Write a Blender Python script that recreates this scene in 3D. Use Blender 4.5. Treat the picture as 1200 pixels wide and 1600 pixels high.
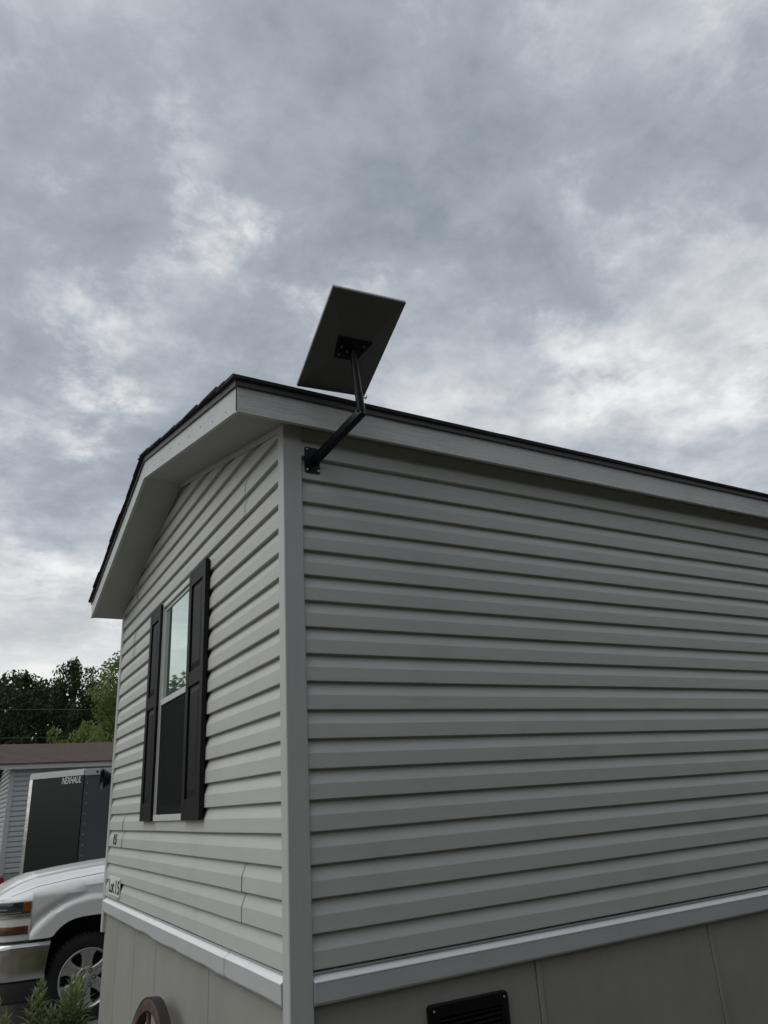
import bpy, bmesh, math, random
from mathutils import Vector, Matrix, noise
R = math.radians
random.seed(7)
for o in list(bpy.data.objects): bpy.data.objects.remove(o)
scene = bpy.context.scene
COL = scene.collection

# ------------------------------------------------------------------ camera
# X runs along the long side wall, Y along the gable wall, Z up; house corner at the origin
EYE = Vector((-1.2648, -3.10, 1.60))
YAW, PITCH, ROLL = R(59.453), R(21.449), R(-3.829)
fw = Vector((math.cos(PITCH)*math.cos(YAW), math.cos(PITCH)*math.sin(YAW), math.sin(PITCH)))
rt0 = Vector((math.sin(YAW), -math.cos(YAW), 0)); up0 = rt0.cross(fw)
rt = math.cos(ROLL)*rt0 + math.sin(ROLL)*up0
up = -math.sin(ROLL)*rt0 + math.cos(ROLL)*up0
cam_d = bpy.data.cameras.new('camera'); cam = bpy.data.objects.new('camera', cam_d); COL.objects.link(cam)
cam_d.sensor_fit = 'VERTICAL'; cam_d.sensor_height = 24.0; cam_d.lens = 1131.06/1600*24.0
cam_d.clip_start = 0.05; cam_d.clip_end = 6000
m = Matrix.Identity(4)
for i in range(3):
    m[i][0] = rt[i]; m[i][1] = up[i]; m[i][2] = -fw[i]; m[i][3] = EYE[i]
cam.matrix_world = m
scene.camera = cam
scene.render.resolution_x = 768; scene.render.resolution_y = 1024
scene.render.engine = 'CYCLES'

# ------------------------------------------------------------------ sky, sun, exposure
SUN_AZ = Vector((-0.97, 0.15, 0)).normalized()     # towards the sun, on the ground
SUN_EL = R(52)
SKY_STRENGTH = 0.10
world = bpy.data.worlds.new('World'); scene.world = world; world.use_nodes = True
def build_world():
    nt = world.node_tree; nt.nodes.clear(); N = nt.nodes.new; L = nt.links.new
    out = N('ShaderNodeOutputWorld'); bg = N('ShaderNodeBackground'); L(bg.outputs[0], out.inputs[0])
    bg.inputs['Strength'].default_value = SKY_STRENGTH
    sky = N('ShaderNodeTexSky'); sky.sky_type = 'NISHITA'; sky.sun_disc = False
    sky.sun_elevation = SUN_EL; sky.sun_rotation = math.atan2(SUN_AZ.x, SUN_AZ.y)
    tc = N('ShaderNodeTexCoord'); sep = N('ShaderNodeSeparateXYZ'); L(tc.outputs['Generated'], sep.inputs[0])
    def math_(op, a, b=None, clamp=False):
        n = N('ShaderNodeMath'); n.operation = op; n.use_clamp = clamp
        for i, v in enumerate((a, b)):
            if v is None: continue
            if isinstance(v, (int, float)): n.inputs[i].default_value = v
            else: L(v, n.inputs[i])
        return n.outputs[0]
    def maprange(v, a, b, c, d, smooth=True):
        n = N('ShaderNodeMapRange'); n.interpolation_type = 'SMOOTHSTEP' if smooth else 'LINEAR'
        L(v, n.inputs[0])
        for i, x in enumerate((a, b, c, d)): n.inputs[i+1].default_value = x
        return n.outputs[0]
    # the cloud deck as a flat layer overhead
    zc = math_('ADD', math_('MAXIMUM', sep.outputs[2], 0.0), 0.19)
    u = math_('DIVIDE', sep.outputs[0], zc); v = math_('DIVIDE', sep.outputs[1], zc)
    comb = N('ShaderNodeCombineXYZ'); L(u, comb.inputs[0]); L(v, comb.inputs[1])
    def nz(scale, detail, rough, off, warp=None, kind='FBM'):
        src = comb.outputs[0]
        if warp:
            w = N('ShaderNodeTexNoise'); L(comb.outputs[0], w.inputs['Vector']); w.inputs['Scale'].default_value = warp[0]; w.inputs['Detail'].default_value = 4
            sub = N('ShaderNodeVectorMath'); sub.operation = 'SUBTRACT'; L(w.outputs['Color'], sub.inputs[0]); sub.inputs[1].default_value = (0.5, 0.5, 0.5)
            scl = N('ShaderNodeVectorMath'); scl.operation = 'SCALE'; L(sub.outputs[0], scl.inputs[0]); scl.inputs['Scale'].default_value = warp[1]
            ad = N('ShaderNodeVectorMath'); ad.operation = 'ADD'; L(src, ad.inputs[0]); L(scl.outputs[0], ad.inputs[1]); src = ad.outputs[0]
        mp = N('ShaderNodeMapping'); L(src, mp.inputs[0]); mp.inputs['Location'].default_value = off
        n = N('ShaderNodeTexNoise'); L(mp.outputs[0], n.inputs['Vector'])
        n.inputs['Scale'].default_value = scale; n.inputs['Detail'].default_value = detail
        n.inputs['Roughness'].default_value = rough
        return n.outputs['Fac']
    big = nz(CLOUD['big'], 2, 0.45, CLOUD['big_off'])
    mid = nz(CLOUD['mid'], 12, 0.65, CLOUD['mid_off'], (3.0, 0.10))
    tear = nz(CLOUD['tear'], 10, 0.55, CLOUD['tear_off'], (5.0, 0.07))
    t = math_('ADD', math_('MULTIPLY', big, CLOUD['wb']), math_('MULTIPLY', mid, CLOUD['wm']))
    body = maprange(t, *CLOUD['range'], 0.0, 1.0, False)
    # brighter where the deck is torn thin
    hole = math_('MULTIPLY', maprange(tear, 0.44, 0.70, 0.0, 1.0), maprange(body, 0.34, 0.70, 0.0, 1.0))
    val = math_('ADD', math_('MULTIPLY', body, 0.78), math_('MULTIPLY', hole, 0.44), True)
    ramp = N('ShaderNodeValToRGB'); L(val, ramp.inputs[0])
    cr = ramp.color_ramp
    cr.elements[0].position = 0; cr.elements[1].position = 1
    stops = CLOUD['stops']
    while len(cr.elements) < len(stops): cr.elements.new(0.5)
    for e, (p, c) in zip(cr.elements, stops):
        e.position = p; e.color = tuple(x/10 for x in c) + (1,)
    sc = N('ShaderNodeVectorMath'); sc.operation = 'SCALE'; L(ramp.outputs[0], sc.inputs[0]); sc.inputs['Scale'].default_value = 10.0
    # towards the horizon the deck merges into a pale even veil
    hz = maprange(sep.outputs[2], 0.03, 0.34, 0.95, 0.0)
    veil = N('ShaderNodeMix'); veil.data_type = 'RGBA'
    L(hz, veil.inputs['Factor']); L(sc.outputs[0], veil.inputs[6]); veil.inputs[7].default_value = (8.7, 8.75, 8.5, 1)
    # a little of the clear sky shows through the cloud
    mix = N('ShaderNodeMix'); mix.data_type = 'RGBA'; mix.inputs['Factor'].default_value = 0.95
    L(sky.outputs[0], mix.inputs[6]); L(veil.outputs[2], mix.inputs[7])
    L(mix.outputs[2], bg.inputs['Color'])
CLOUD = dict(big=0.55, big_off=(4.9, 3.5, 1.3), mid=2.1, mid_off=(-0.3, 7.37, 2.0), tear=3.0, tear_off=(1.0, 6.0, 3.0), wb=0.8, wm=1.3, range=(0.76, 1.24),
    stops=[(0.0, (2.75, 3.15, 3.62)), (0.3, (3.95, 4.33, 4.80)), (0.55, (5.6, 5.9, 6.28)), (0.78, (7.3, 7.5, 7.65)), (1.0, (9.3, 9.35, 9.3))])
build_world()
sun_d = bpy.data.lights.new('sun', 'SUN'); sun = bpy.data.objects.new('sun', sun_d); COL.objects.link(sun)
sun_d.energy = 1.5; sun_d.angle = R(65); sun_d.color = (1.0, 0.97, 0.93)
sdir = Vector((SUN_AZ.x*math.cos(SUN_EL), SUN_AZ.y*math.cos(SUN_EL), math.sin(SUN_EL)))
sun.rotation_euler = sdir.to_track_quat('Z', 'Y').to_euler(); sun.location = sdir*30
scene.view_settings.view_transform = 'Standard'; scene.view_settings.look = 'None'
scene.view_settings.exposure = 0.0; scene.view_settings.gamma = 1.0; scene.view_settings.use_curve_mapping = False

# ------------------------------------------------------------------ materials
def mat(name, col, rough=0.6, metal=0.0, var=0.12, vscale=6.0, bump=0.0, bscale=60.0, stretch=(1, 1, 1), spec=0.5, dirt=None, dscale=1.2, coat=0.0, ior=None, col2=None, bdist=0.002):
    mt = bpy.data.materials.new(name); mt.use_nodes = True
    nt = mt.node_tree; N = nt.nodes.new; L = nt.links.new
    b = nt.nodes['Principled BSDF']
    b.inputs['Roughness'].default_value = rough; b.inputs['Metallic'].default_value = metal
    b.inputs['Specular IOR Level'].default_value = spec
    if coat: b.inputs['Coat Weight'].default_value = coat; b.inputs['Coat Roughness'].default_value = 0.06
    if ior: b.inputs['IOR'].default_value = ior
    tc = N('ShaderNodeTexCoord'); mp = N('ShaderNodeMapping'); L(tc.outputs['Object'], mp.inputs[0]); mp.inputs['Scale'].default_value = stretch
    n = N('ShaderNodeTexNoise'); L(mp.outputs[0], n.inputs['Vector']); n.inputs['Scale'].default_value = vscale; n.inputs['Detail'].default_value = 6; n.inputs['Roughness'].default_value = 0.6
    r = N('ShaderNodeValToRGB'); L(n.outputs['Fac'], r.inputs[0])
    r.color_ramp.elements[0].position = 0.3; r.color_ramp.elements[1].position = 0.7
    c2 = col2 or tuple(c*(1+var) for c in col)
    r.color_ramp.elements[0].color = tuple(c*(1-var) for c in col) + (1,); r.color_ramp.elements[1].color = tuple(c2) + (1,)
    colour = r.outputs[0]
    if dirt:
        n2 = N('ShaderNodeTexNoise'); L(tc.outputs['Object'], n2.inputs['Vector']); n2.inputs['Scale'].default_value = dscale; n2.inputs['Detail'].default_value = 8; n2.inputs['Roughness'].default_value = 0.7
        mr = N('ShaderNodeMapRange'); L(n2.outputs['Fac'], mr.inputs[0]); mr.inputs[1].default_value = 0.5; mr.inputs[2].default_value = 0.78; mr.inputs[4].default_value = 0.75
        mx = N('ShaderNodeMix'); mx.data_type = 'RGBA'; L(mr.outputs[0], mx.inputs['Factor']); L(colour, mx.inputs[6]); mx.inputs[7].default_value = tuple(dirt) + (1,)
        colour = mx.outputs[2]
    L(colour, b.inputs['Base Color'])
    if bump:
        n3 = N('ShaderNodeTexNoise'); L(mp.outputs[0], n3.inputs['Vector']); n3.inputs['Scale'].default_value = bscale; n3.inputs['Detail'].default_value = 5
        bp = N('ShaderNodeBump'); L(n3.outputs['Fac'], bp.inputs['Height']); bp.inputs['Strength'].default_value = bump; bp.inputs['Distance'].default_value = bdist
        L(bp.outputs[0], b.inputs['Normal'])
    return mt
SID = (0.448, 0.458, 0.440)
M = {}
M['side_siding'] = mat('vinyl_siding_along_x', SID, 0.5, var=0.03, vscale=3, bump=0.35, bscale=30, stretch=(1.2, 12, 12), dirt=(0.375, 0.378, 0.35), dscale=1.6)
M['gable_siding'] = mat('vinyl_siding_along_y', SID, 0.5, var=0.03, vscale=3, bump=0.35, bscale=30, stretch=(12, 1.2, 12), dirt=(0.375, 0.378, 0.35), dscale=1.6)
M['trim'] = mat('vinyl_trim', (0.425, 0.435, 0.425), 0.45, var=0.03, bump=0.12, bscale=40, stretch=(8, 8, 1))
M['band_x'] = mat('band_vinyl_along_x', (0.43, 0.445, 0.45), 0.45, var=0.03, bump=0.5, bscale=34, stretch=(0.8, 10, 14), dirt=(0.37, 0.37, 0.35))
M['band_y'] = mat('band_vinyl_along_y', (0.43, 0.445, 0.45), 0.45, var=0.03, bump=0.35, bscale=34, stretch=(10, 0.8, 14), dirt=(0.37, 0.37, 0.35))
M['fascia_x'] = mat('painted_fascia_along_x', (0.55, 0.57, 0.565), 0.65, var=0.09, vscale=5, bump=0.9, bdist=0.004, bscale=9, stretch=(0.5, 5, 12), dirt=(0.34, 0.35, 0.335), dscale=1.4)
M['fascia_y'] = mat('painted_rake_along_y', (0.47, 0.49, 0.49), 0.6, var=0.05, vscale=6, bump=0.4, bscale=16, stretch=(9, 1.0, 10), dirt=(0.36, 0.37, 0.36), dscale=2.2)
M['soffit'] = mat('painted_soffit', (0.36, 0.365, 0.345), 0.7, var=0.06, vscale=2.5, bump=0.2, bscale=30)
M['skirt'] = mat('skirting_vinyl', (0.268, 0.265, 0.242), 0.55, var=0.05, vscale=2.2, bump=0.15, bscale=30, stretch=(5, 5, 1), dirt=(0.21, 0.205, 0.185), dscale=1.3)
M['shingle'] = mat('asphalt_shingle', (0.032, 0.030, 0.030), 0.95, var=0.35, vscale=40, bump=0.8, bscale=160)
M['drip'] = mat('drip_edge_metal', (0.075, 0.073, 0.078), 0.55, metal=0.2, var=0.06)
M['wood_dark'] = mat('roof_deck', (0.12, 0.10, 0.08), 0.9)
M['shutter'] = mat('shutter_vinyl', (0.0085, 0.008, 0.009), 0.55, spec=0.25, var=0.25, vscale=4, bump=0.5, bscale=26, stretch=(8, 8, 0.6))
M['win_white'] = mat('window_vinyl', (0.52, 0.535, 0.53), 0.4, var=0.03)
M['plate_bolt'] = mat('dull_bolt', (0.16, 0.16, 0.16), 0.5, metal=0.5)
M['screw'] = mat('screw_metal', (0.6, 0.6, 0.6), 0.4, metal=0.7)
M['dark_gap'] = mat('dark_interior', (0.02, 0.02, 0.02), 0.9)
M['black_steel'] = mat('black_powder_coat', (0.004, 0.004, 0.006), 0.32, spec=0.2, var=0.2, vscale=30, bump=0.15, bscale=90)
M['dish_back'] = mat('dish_plastic_back', (0.105, 0.11, 0.118), 0.5, var=0.05, bump=0.1, bscale=120)
M['dish_front'] = mat('dish_plastic_face', (0.42, 0.43, 0.44), 0.4, var=0.02)
M['vent'] = mat('vent_black_plastic', (0.004, 0.004, 0.005), 0.5, spec=0.2, var=0.2)

def glass(name, base, ior, rough=0.02):
    mt = bpy.data.materials.new(name); mt.use_nodes = True; b = mt.node_tree.nodes['Principled BSDF']
    b.inputs['Base Color'].default_value = base + (1,); b.inputs['Roughness'].default_value = rough; b.inputs['IOR'].default_value = ior
    nt = mt.node_tree; N = nt.nodes.new; L = nt.links.new
    tc = N('ShaderNodeTexCoord'); n = N('ShaderNodeTexNoise'); L(tc.outputs['Object'], n.inputs['Vector']); n.inputs['Scale'].default_value = 1.6; n.inputs['Detail'].default_value = 1
    bp = N('ShaderNodeBump'); L(n.outputs['Fac'], bp.inputs['Height']); bp.inputs['Strength'].default_value = 0.06; bp.inputs['Distance'].default_value = 0.01; L(bp.outputs[0], b.inputs['Normal'])
    return mt
M['glass'] = glass('window_glass', (0.02, 0.035, 0.03), 2.6); gb_ = M['glass'].node_tree.nodes['Principled BSDF']; gb_.inputs['Base Color'].default_value = (0.50, 0.63, 0.56, 1); gb_.inputs['Metallic'].default_value = 0.85
M['glass_car'] = glass('vehicle_glass', (0.015, 0.018, 0.018), 1.5)
def screen_mat():
    mt = bpy.data.materials.new('insect_screen'); mt.use_nodes = True
    nt = mt.node_tree; N = nt.nodes.new; L = nt.links.new
    b = nt.nodes['Principled BSDF']; b.inputs['Specular IOR Level'].default_value = 0.1; b.inputs['Base Color'].default_value = (0.010, 0.011, 0.011, 1); b.inputs['Roughness'].default_value = 0.7
    tr = N('ShaderNodeBsdfTransparent'); mx = N('ShaderNodeMixShader'); mx.inputs[0].default_value = 0.72
    L(tr.outputs[0], mx.inputs[1]); L(b.outputs[0], mx.inputs[2]); L(mx.outputs[0], nt.nodes['Material Output'].inputs[0])
    return mt
M['screen'] = screen_mat()

# ------------------------------------------------------------------ helpers
def tag(o, label=None, cat=None, group=None, kind=None):
    if label: o['label'] = label
    if cat: o['category'] = cat
    if group: o['group'] = group
    if kind: o['kind'] = kind
    return o
def empty(name, loc=(0, 0, 0), rotz=0.0, label=None, cat=None, group=None):
    o = bpy.data.objects.new(name, None); COL.objects.link(o); o.location = loc; o.rotation_euler = (0, 0, rotz)
    o.empty_display_size = 0.1
    return tag(o, label, cat, group)
def obj(name, V, F, mt, parent=None, smooth=False, bevel=0.0, sharp=35):
    me = bpy.data.meshes.new(name); me.from_pydata([tuple(v) for v in V], [], F); me.update()
    bm = bmesh.new(); bm.from_mesh(me)
    bmesh.ops.recalc_face_normals(bm, faces=bm.faces)
    if bevel:
        bmesh.ops.bevel(bm, geom=[e for e in bm.edges if len(e.link_faces) == 2 and e.calc_face_angle(0) > 0.5], offset=bevel, segments=2, affect='EDGES', profile=0.6)
    bm.to_mesh(me); bm.free()
    if smooth:
        for p in me.polygons: p.use_smooth = True
        try: me.set_sharp_from_angle(angle=R(sharp))
        except Exception: pass
    if mt: me.materials.append(mt)
    o = bpy.data.objects.new(name, me); COL.objects.link(o); o.parent = parent
    return o
def inst(name, me, parent=None, loc=(0, 0, 0), rot=(0, 0, 0), scale=(1, 1, 1)):
    o = bpy.data.objects.new(name, me); COL.objects.link(o); o.parent = parent; o.location = loc; o.rotation_euler = rot; o.scale = scale
    return o
BF = [(0, 3, 2, 1), (4, 5, 6, 7), (0, 1, 5, 4), (1, 2, 6, 5), (2, 3, 7, 6), (3, 0, 4, 7)]
def boxV(x0, x1, y0, y1, z0, z1):
    return [(x0, y0, z0), (x1, y0, z0), (x1, y1, z0), (x0, y1, z0), (x0, y0, z1), (x1, y0, z1), (x1, y1, z1), (x0, y1, z1)]
class MB:
    def __init__(s): s.V = []; s.F = []
    def add(s, V, F):
        k = len(s.V); s.V += [tuple(v) for v in V]; s.F += [tuple(i+k for i in f) for f in F]; return s
    def box(s, *a): return s.add(boxV(*a), BF)
    def hexa(s, V): return s.add(V, BF)
    def grid(s, rows, closed=False, loop=False):
        n = len(rows[0]); V = [p for r in rows for p in r]; F = []
        for i in range(len(rows) - (0 if loop else 1)):
            for j in range(n - (0 if closed else 1)):
                a = i; b_ = (i+1) % len(rows); k = (j+1) % n
                F.append((a*n+j, a*n+k, b_*n+k, b_*n+j))
        return s.add(V, F)
    def tube(s, pts, rad, n=10, cap=True):
        pts = [Vector(p) for p in pts]; rows = []
        rr = rad if isinstance(rad, (list, tuple)) else [rad]*len(pts)
        for i, p in enumerate(pts):
            d = (pts[min(i+1, len(pts)-1)] - pts[max(i-1, 0)]).normalized()
            a = d.cross(Vector((0, 0, 1)) if abs(d.z) < 0.9 else Vector((1, 0, 0))).normalized(); b_ = d.cross(a)
            rows.append([p + rr[i]*(math.cos(t)*a + math.sin(t)*b_) for t in [2*math.pi*k/n for k in range(n)]])
        k0 = len(s.V); s.grid(rows, closed=True)
        if cap:
            s.F.append(tuple(k0+j for j in range(n))); s.F.append(tuple(k0+(len(rows)-1)*n+j for j in range(n)))
        return s
    def lathe(s, prof, n=24, axis='Y', c=(0, 0, 0)):
        rows = []
        for r, h in prof:
            row = []
            for k in range(n):
                t = 2*math.pi*k/n
                if axis == 'Y': row.append((c[0]+r*math.cos(t), c[1]+h, c[2]+r*math.sin(t)))
                elif axis == 'X': row.append((c[0]+h, c[1]+r*math.cos(t), c[2]+r*math.sin(t)))
                else: row.append((c[0]+r*math.cos(t), c[1]+r*math.sin(t), c[2]+h))
            rows.append(row)
        return s.grid(rows, closed=True)
    def done(s, name, mt, parent=None, **kw): return obj(name, s.V, s.F, mt, parent, **kw)
def interp(t, pts):
    if t <= pts[0][0]: return pts[0][1]
    for (a, x), (b_, y) in zip(pts, pts[1:]):
        if t <= b_: return x + (y-x)*(t-a)/(b_-a)
    return pts[-1][1]
def sstep(a, b_, x):
    t = min(1, max(0, (x-a)/(b_-a))); return t*t*(3-2*t)
def text_mesh(s, size, extrude=0.0, shear=0.0, bold=0.0):
    cu = bpy.data.curves.new('lettering', 'FONT'); cu.body = s; cu.size = size; cu.extrude = extrude; cu.shear = shear; cu.offset = bold
    o = bpy.data.objects.new('lettering', cu); COL.objects.link(o)
    bpy.context.view_layer.update()
    me = bpy.data.meshes.new_from_object(o.evaluated_get(bpy.context.evaluated_depsgraph_get()))
    bpy.data.objects.remove(o); return me

GZ = -0.30                                   # ground level (the camera is held above head height)
# ------------------------------------------------------------------ ground, drive
def ground():
    rows = []
    ext = [-400, -150, -70, -40, -25] + [x*1.5-15 for x in range(0, 28)] + [32, 40, 60, 120, 400]
    for y in ext:
        rows.append([(x, y+5, GZ - 0.02 + 0.03*noise.noise((x*0.3, y*0.3, 0)) * (1 if max(abs(x), abs(y)) < 40 else 0) - 0.02) for x in ext])
    o = MB().grid(rows).done('ground', mat('grass_ground', (0.09, 0.085, 0.06), 0.95, var=0.3, vscale=2.0, bump=1.0, bscale=40, dirt=(0.12, 0.10, 0.07), dscale=0.5), smooth=True)
    tag(o, kind='structure')
    d = MB()
    d.add([(-14, 5.05, GZ+0.03), (14, 5.05, GZ+0.03), (14, 14.5, GZ+0.03), (-14, 14.5, GZ+0.03), (-14, 5.05, GZ-0.1), (14, 5.05, GZ-0.1), (14, 14.5, GZ-0.1), (-14, 14.5, GZ-0.1)], BF)
    d = d.done('driveway', mat('gravel_drive', (0.17, 0.17, 0.165), 0.9, var=0.25, vscale=30, bump=1.0, bscale=120, dirt=(0.10, 0.10, 0.09), dscale=0.8))
    tag(d, kind='structure')
ground()

# ------------------------------------------------------------------ the mobile home
LEN = 11.0; WID = 4.12; E = 0.127; Z0 = 0.973
APEX_Y = 2.08; SLOPE = 0.26
def zs(y):                                   # underside of the rake (soffit) at the gable wall
    return 3.425 + SLOPE*y if y <= APEX_Y else 3.425 + SLOPE*APEX_Y - SLOPE*(y-APEX_Y)
home = empty('mobile_home', (0.018, 0.018, GZ), label='pale grey mobile home with dutch lap siding, dark shutters and shingled gable roof', cat='mobile home')
def hp(name, mb, mt, parent=home, **kw):
    # parts are written in world metres; the Empty stands on the ground
    o = mb.done(name, mt, None, **kw); o.parent = parent
    o.location = (0, 0, -GZ) if parent is home else (0, 0, 0)
    return o
b = MB()                                     # wall cores behind the siding
b.add([(0.004, 0.03, GZ), (0.004, WID, GZ), (0.004, WID, zs(WID)+0.05), (0.004, APEX_Y, zs(APEX_Y)+0.05), (0.004, 0.03, zs(0.03)+0.05),
       (0.12, 0.03, GZ), (0.12, WID, GZ), (0.12, WID, zs(WID)+0.05), (0.12, APEX_Y, zs(APEX_Y)+0.05), (0.12, 0.03, zs(0.03)+0.05)],
      [(0, 1, 2, 3, 4), (9, 8, 7, 6, 5), (0, 1, 6, 5), (1, 2, 7, 6), (2, 3, 8, 7), (3, 4, 9, 8), (4, 0, 5, 9)])
gable_wall = hp('gable_wall', b, M['trim'])
side_wall = hp('side_wall', MB().box(0.125, LEN, 0.004, 0.12, GZ, 3.44), M['trim'])
hp('rear_wall', MB().box(0.125, LEN, WID-0.1, WID-0.004, GZ, 3.44).box(LEN-0.1, LEN+0.004, 0.125, WID-0.105, GZ, 3.44), M['trim'])

def lap_profile(z0, laps):
    """(depth, z) from bottom to top for a dutch lap panel; the wall plane is depth 0."""
    P = [(0.004, z0+0.006), (0.0045, z0)]
    for k in range(laps):
        zb = z0 + k*E
        P += [(0.0248, zb+0.0005), (0.0258, zb+0.003), (0.0250, zb+0.505*E), (0.0242, zb+0.53*E), (0.0045, zb+0.93*E), (0.0030, zb+0.985*E)]
        if k < laps-1: P += [(0.0030, zb+E)]
    P += [(0.0026, z0+laps*E+0.012)]
    return P
def siding_panel(wall, a0, a1, z0, laps, lift0=0.0, lift1=0.0, parent=None, seed=0, zmin=None):
    """wall 'x': along X facing -Y; wall 'y': along Y facing -X. lift0/1 flares an overlapping end off the wall."""
    prof = lap_profile(z0, laps)
    if zmin: prof = [(0.004, zmin), (0.0285, zmin)] + [p for p in prof if p[1] > zmin+0.001]
    n = max(3, int((a1-a0)/0.2)+1); rows = []
    st = [a0+(a1-a0)*i/(n-1) for i in range(n)]
    if lift0: st = [a0, a0+0.012, a0+0.05] + [s for s in st if s > a0+0.08]
    if lift1: st = [s for s in st if s < a1-0.08] + [a1-0.05, a1-0.012, a1]
    for s in st:
        li = lift0*math.exp(-(s-a0)/0.03) + lift1*math.exp(-(a1-s)/0.03)
        base = (0.0016 if lift0 or lift1 else 0.0)
        row = []
        for d, z in prof:
            w = 0.0010*noise.noise((s*1.3, z*2.1+seed, 4.4)) + 0.0006*noise.noise((s*4, z*5+seed, 1.4))
            zz = z + 0.0018*noise.noise((s*0.8, round((z-Z0)/E)*3.3, 9+seed))
            dd = d + w + base + li*(0.4+0.6*min(1, d/0.027)*(0.7+0.6*abs(noise.noise((z*7, s, seed)))))
            row.append((s, -dd, zz) if wall == 'x' else (-dd, s, zz))
        rows.append(row)
    o = MB().grid(rows).done('siding_panel', M['side_siding' if wall == 'x' else 'gable_siding'], None, smooth=True, sharp=9)
    o.parent = parent
    return o
# side wall (long wall facing the camera)
panels = [(Z0-E, 2, 0)] + [(Z0+E*(1+2*i), 2, i+1) for i in range(9)]
for (z0, laps, i) in panels:
    zz, ll = (Z0, 1) if i == 0 else (z0, laps)
    cut = 4.45 if i % 2 else 6.1
    siding_panel('x', 0.055, cut, zz, ll, parent=side_wall, seed=i*1.7)
    siding_panel('x', cut-0.025, LEN, zz, ll, lift0=0.002, parent=side_wall, seed=i*2.9)
hp('frieze_panel', MB().grid([[(0.07, -0.004, 3.255), (0.07, -0.0285, 3.2592), (0.07, -0.0275, 3.262+0.5*E), (0.07, -0.012, 3.30+0.5*E), (0.07, -0.010, 3.43)], [(LEN, -0.004, 3.255), (LEN, -0.0285, 3.2592), (LEN, -0.0275, 3.262+0.5*E), (LEN, -0.012, 3.30+0.5*E), (LEN, -0.010, 3.43)]]), M['side_siding'], side_wall)
# gable wall: rows shortened by the rake, cut round the window, joints as in the photograph
WY0, WY1, WZ0, WZ1 = 1.575, 2.435, 1.545, 3.085
rows_g = [(Z0, 1, 0)] + [(Z0+E*(1+2*i), 2, i+1) for i in range(11)]
for (z0, laps, i) in rows_g:
    for k in ([0] if laps == 1 else [0, 1]):
        zk = z0 + k*E
        if zk > zs(APEX_Y)-0.01: continue
    zt = z0 + laps*E
    if z0 > 3.40:                            # rows in the gable triangle, one lap at a time
        for k in range(laps):
            zk = z0+k*E
            yl = max(0.03, (zk-3.425)/SLOPE); yr = min(WID-0.03, 2*APEX_Y-yl)
            if zk > zs(APEX_Y)-0.02 or yr-yl < 0.1: continue
            if yl < 3.46 < yr:
                siding_panel('y', yl, 3.46, zk, 1, parent=gable_wall, seed=i+k); siding_panel('y', 3.43, yr, zk, 1, lift0=0.003, parent=gable_wall, seed=i+k+7)
            else: siding_panel('y', yl, yr, zk, 1, parent=gable_wall, seed=i+k)
        continue
    if zt > WZ0+0.02 and z0 < WZ1-0.02:
        zlo = z0
        segs = [(0.03, WY0+0.02), (WY1-0.02, WID-0.03)]
        # pieces above or below the window for the rows its edges cross
        if z0 < WZ0: segs = [(0.03, WID-0.03)]          # runs on below and behind the window
        if zt > WZ1+0.01:
            siding_panel('y', WY0, WY1, z0+E, 1, parent=gable_wall, seed=i*1.3, zmin=WZ1-0.035)
    else: segs = [(0.03, WID-0.03)]
    cut = 0.56 if i in (1, 9) else 3.50
    for a0, a1 in segs:
        vis = (i in (0, 1, 2, 8, 9, 10)) and a0+0.2 < cut < a1-0.2
        if vis:
            siding_panel('y', a0, cut+0.02, z0, laps, parent=gable_wall, seed=i*1.3)
            siding_panel('y', cut, a1, z0, laps, lift0=0.0014 if cut < 1 else 0.0036, parent=gable_wall, seed=i*2.3)
        else: siding_panel('y', a0, a1, z0, laps, parent=gable_wall, seed=i*1.3)
# corner posts
def post(x, y, sx, sy, zb, zt, wx=0.071, wy=0.042):
    t = 0.032
    P = [(-t, -t), (wx, -t), (wx, -0.002), (0.0, -0.002), (0.0, 0.0), (-0.002, 0.0), (-0.002, wy), (-t, wy)]
    P = [(-t+0.004, -t), (wx-0.004, -t), (wx, -t+0.004), (wx, 0.0), (0.0, 0.0), (0.0, wy), (-t+0.004, wy), (-t, wy-0.004), (-t, -t+0.004)]
    P = [(x+sx*a, y+sy*c) for a, c in P]
    n = len(P); V = [(a, c, zb) for a, c in P] + [(a, c, zt) for a, c in P]
    F = [tuple(range(n)), tuple(range(n, 2*n))] + [(i, (i+1) % n, n+(i+1) % n, n+i) for i in range(n)]
    return hp('corner_post', MB().add(V, F), M['trim'])
post(0, 0, 1, 1, 0.66, 3.44); post(0, WID, 1, -1, 0.70, zs(WID)+0.03)
post(LEN, 0, -1, 1, 0.66, 3.44); post(LEN, WID, -1, -1, 0.66, 3.44)
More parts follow.
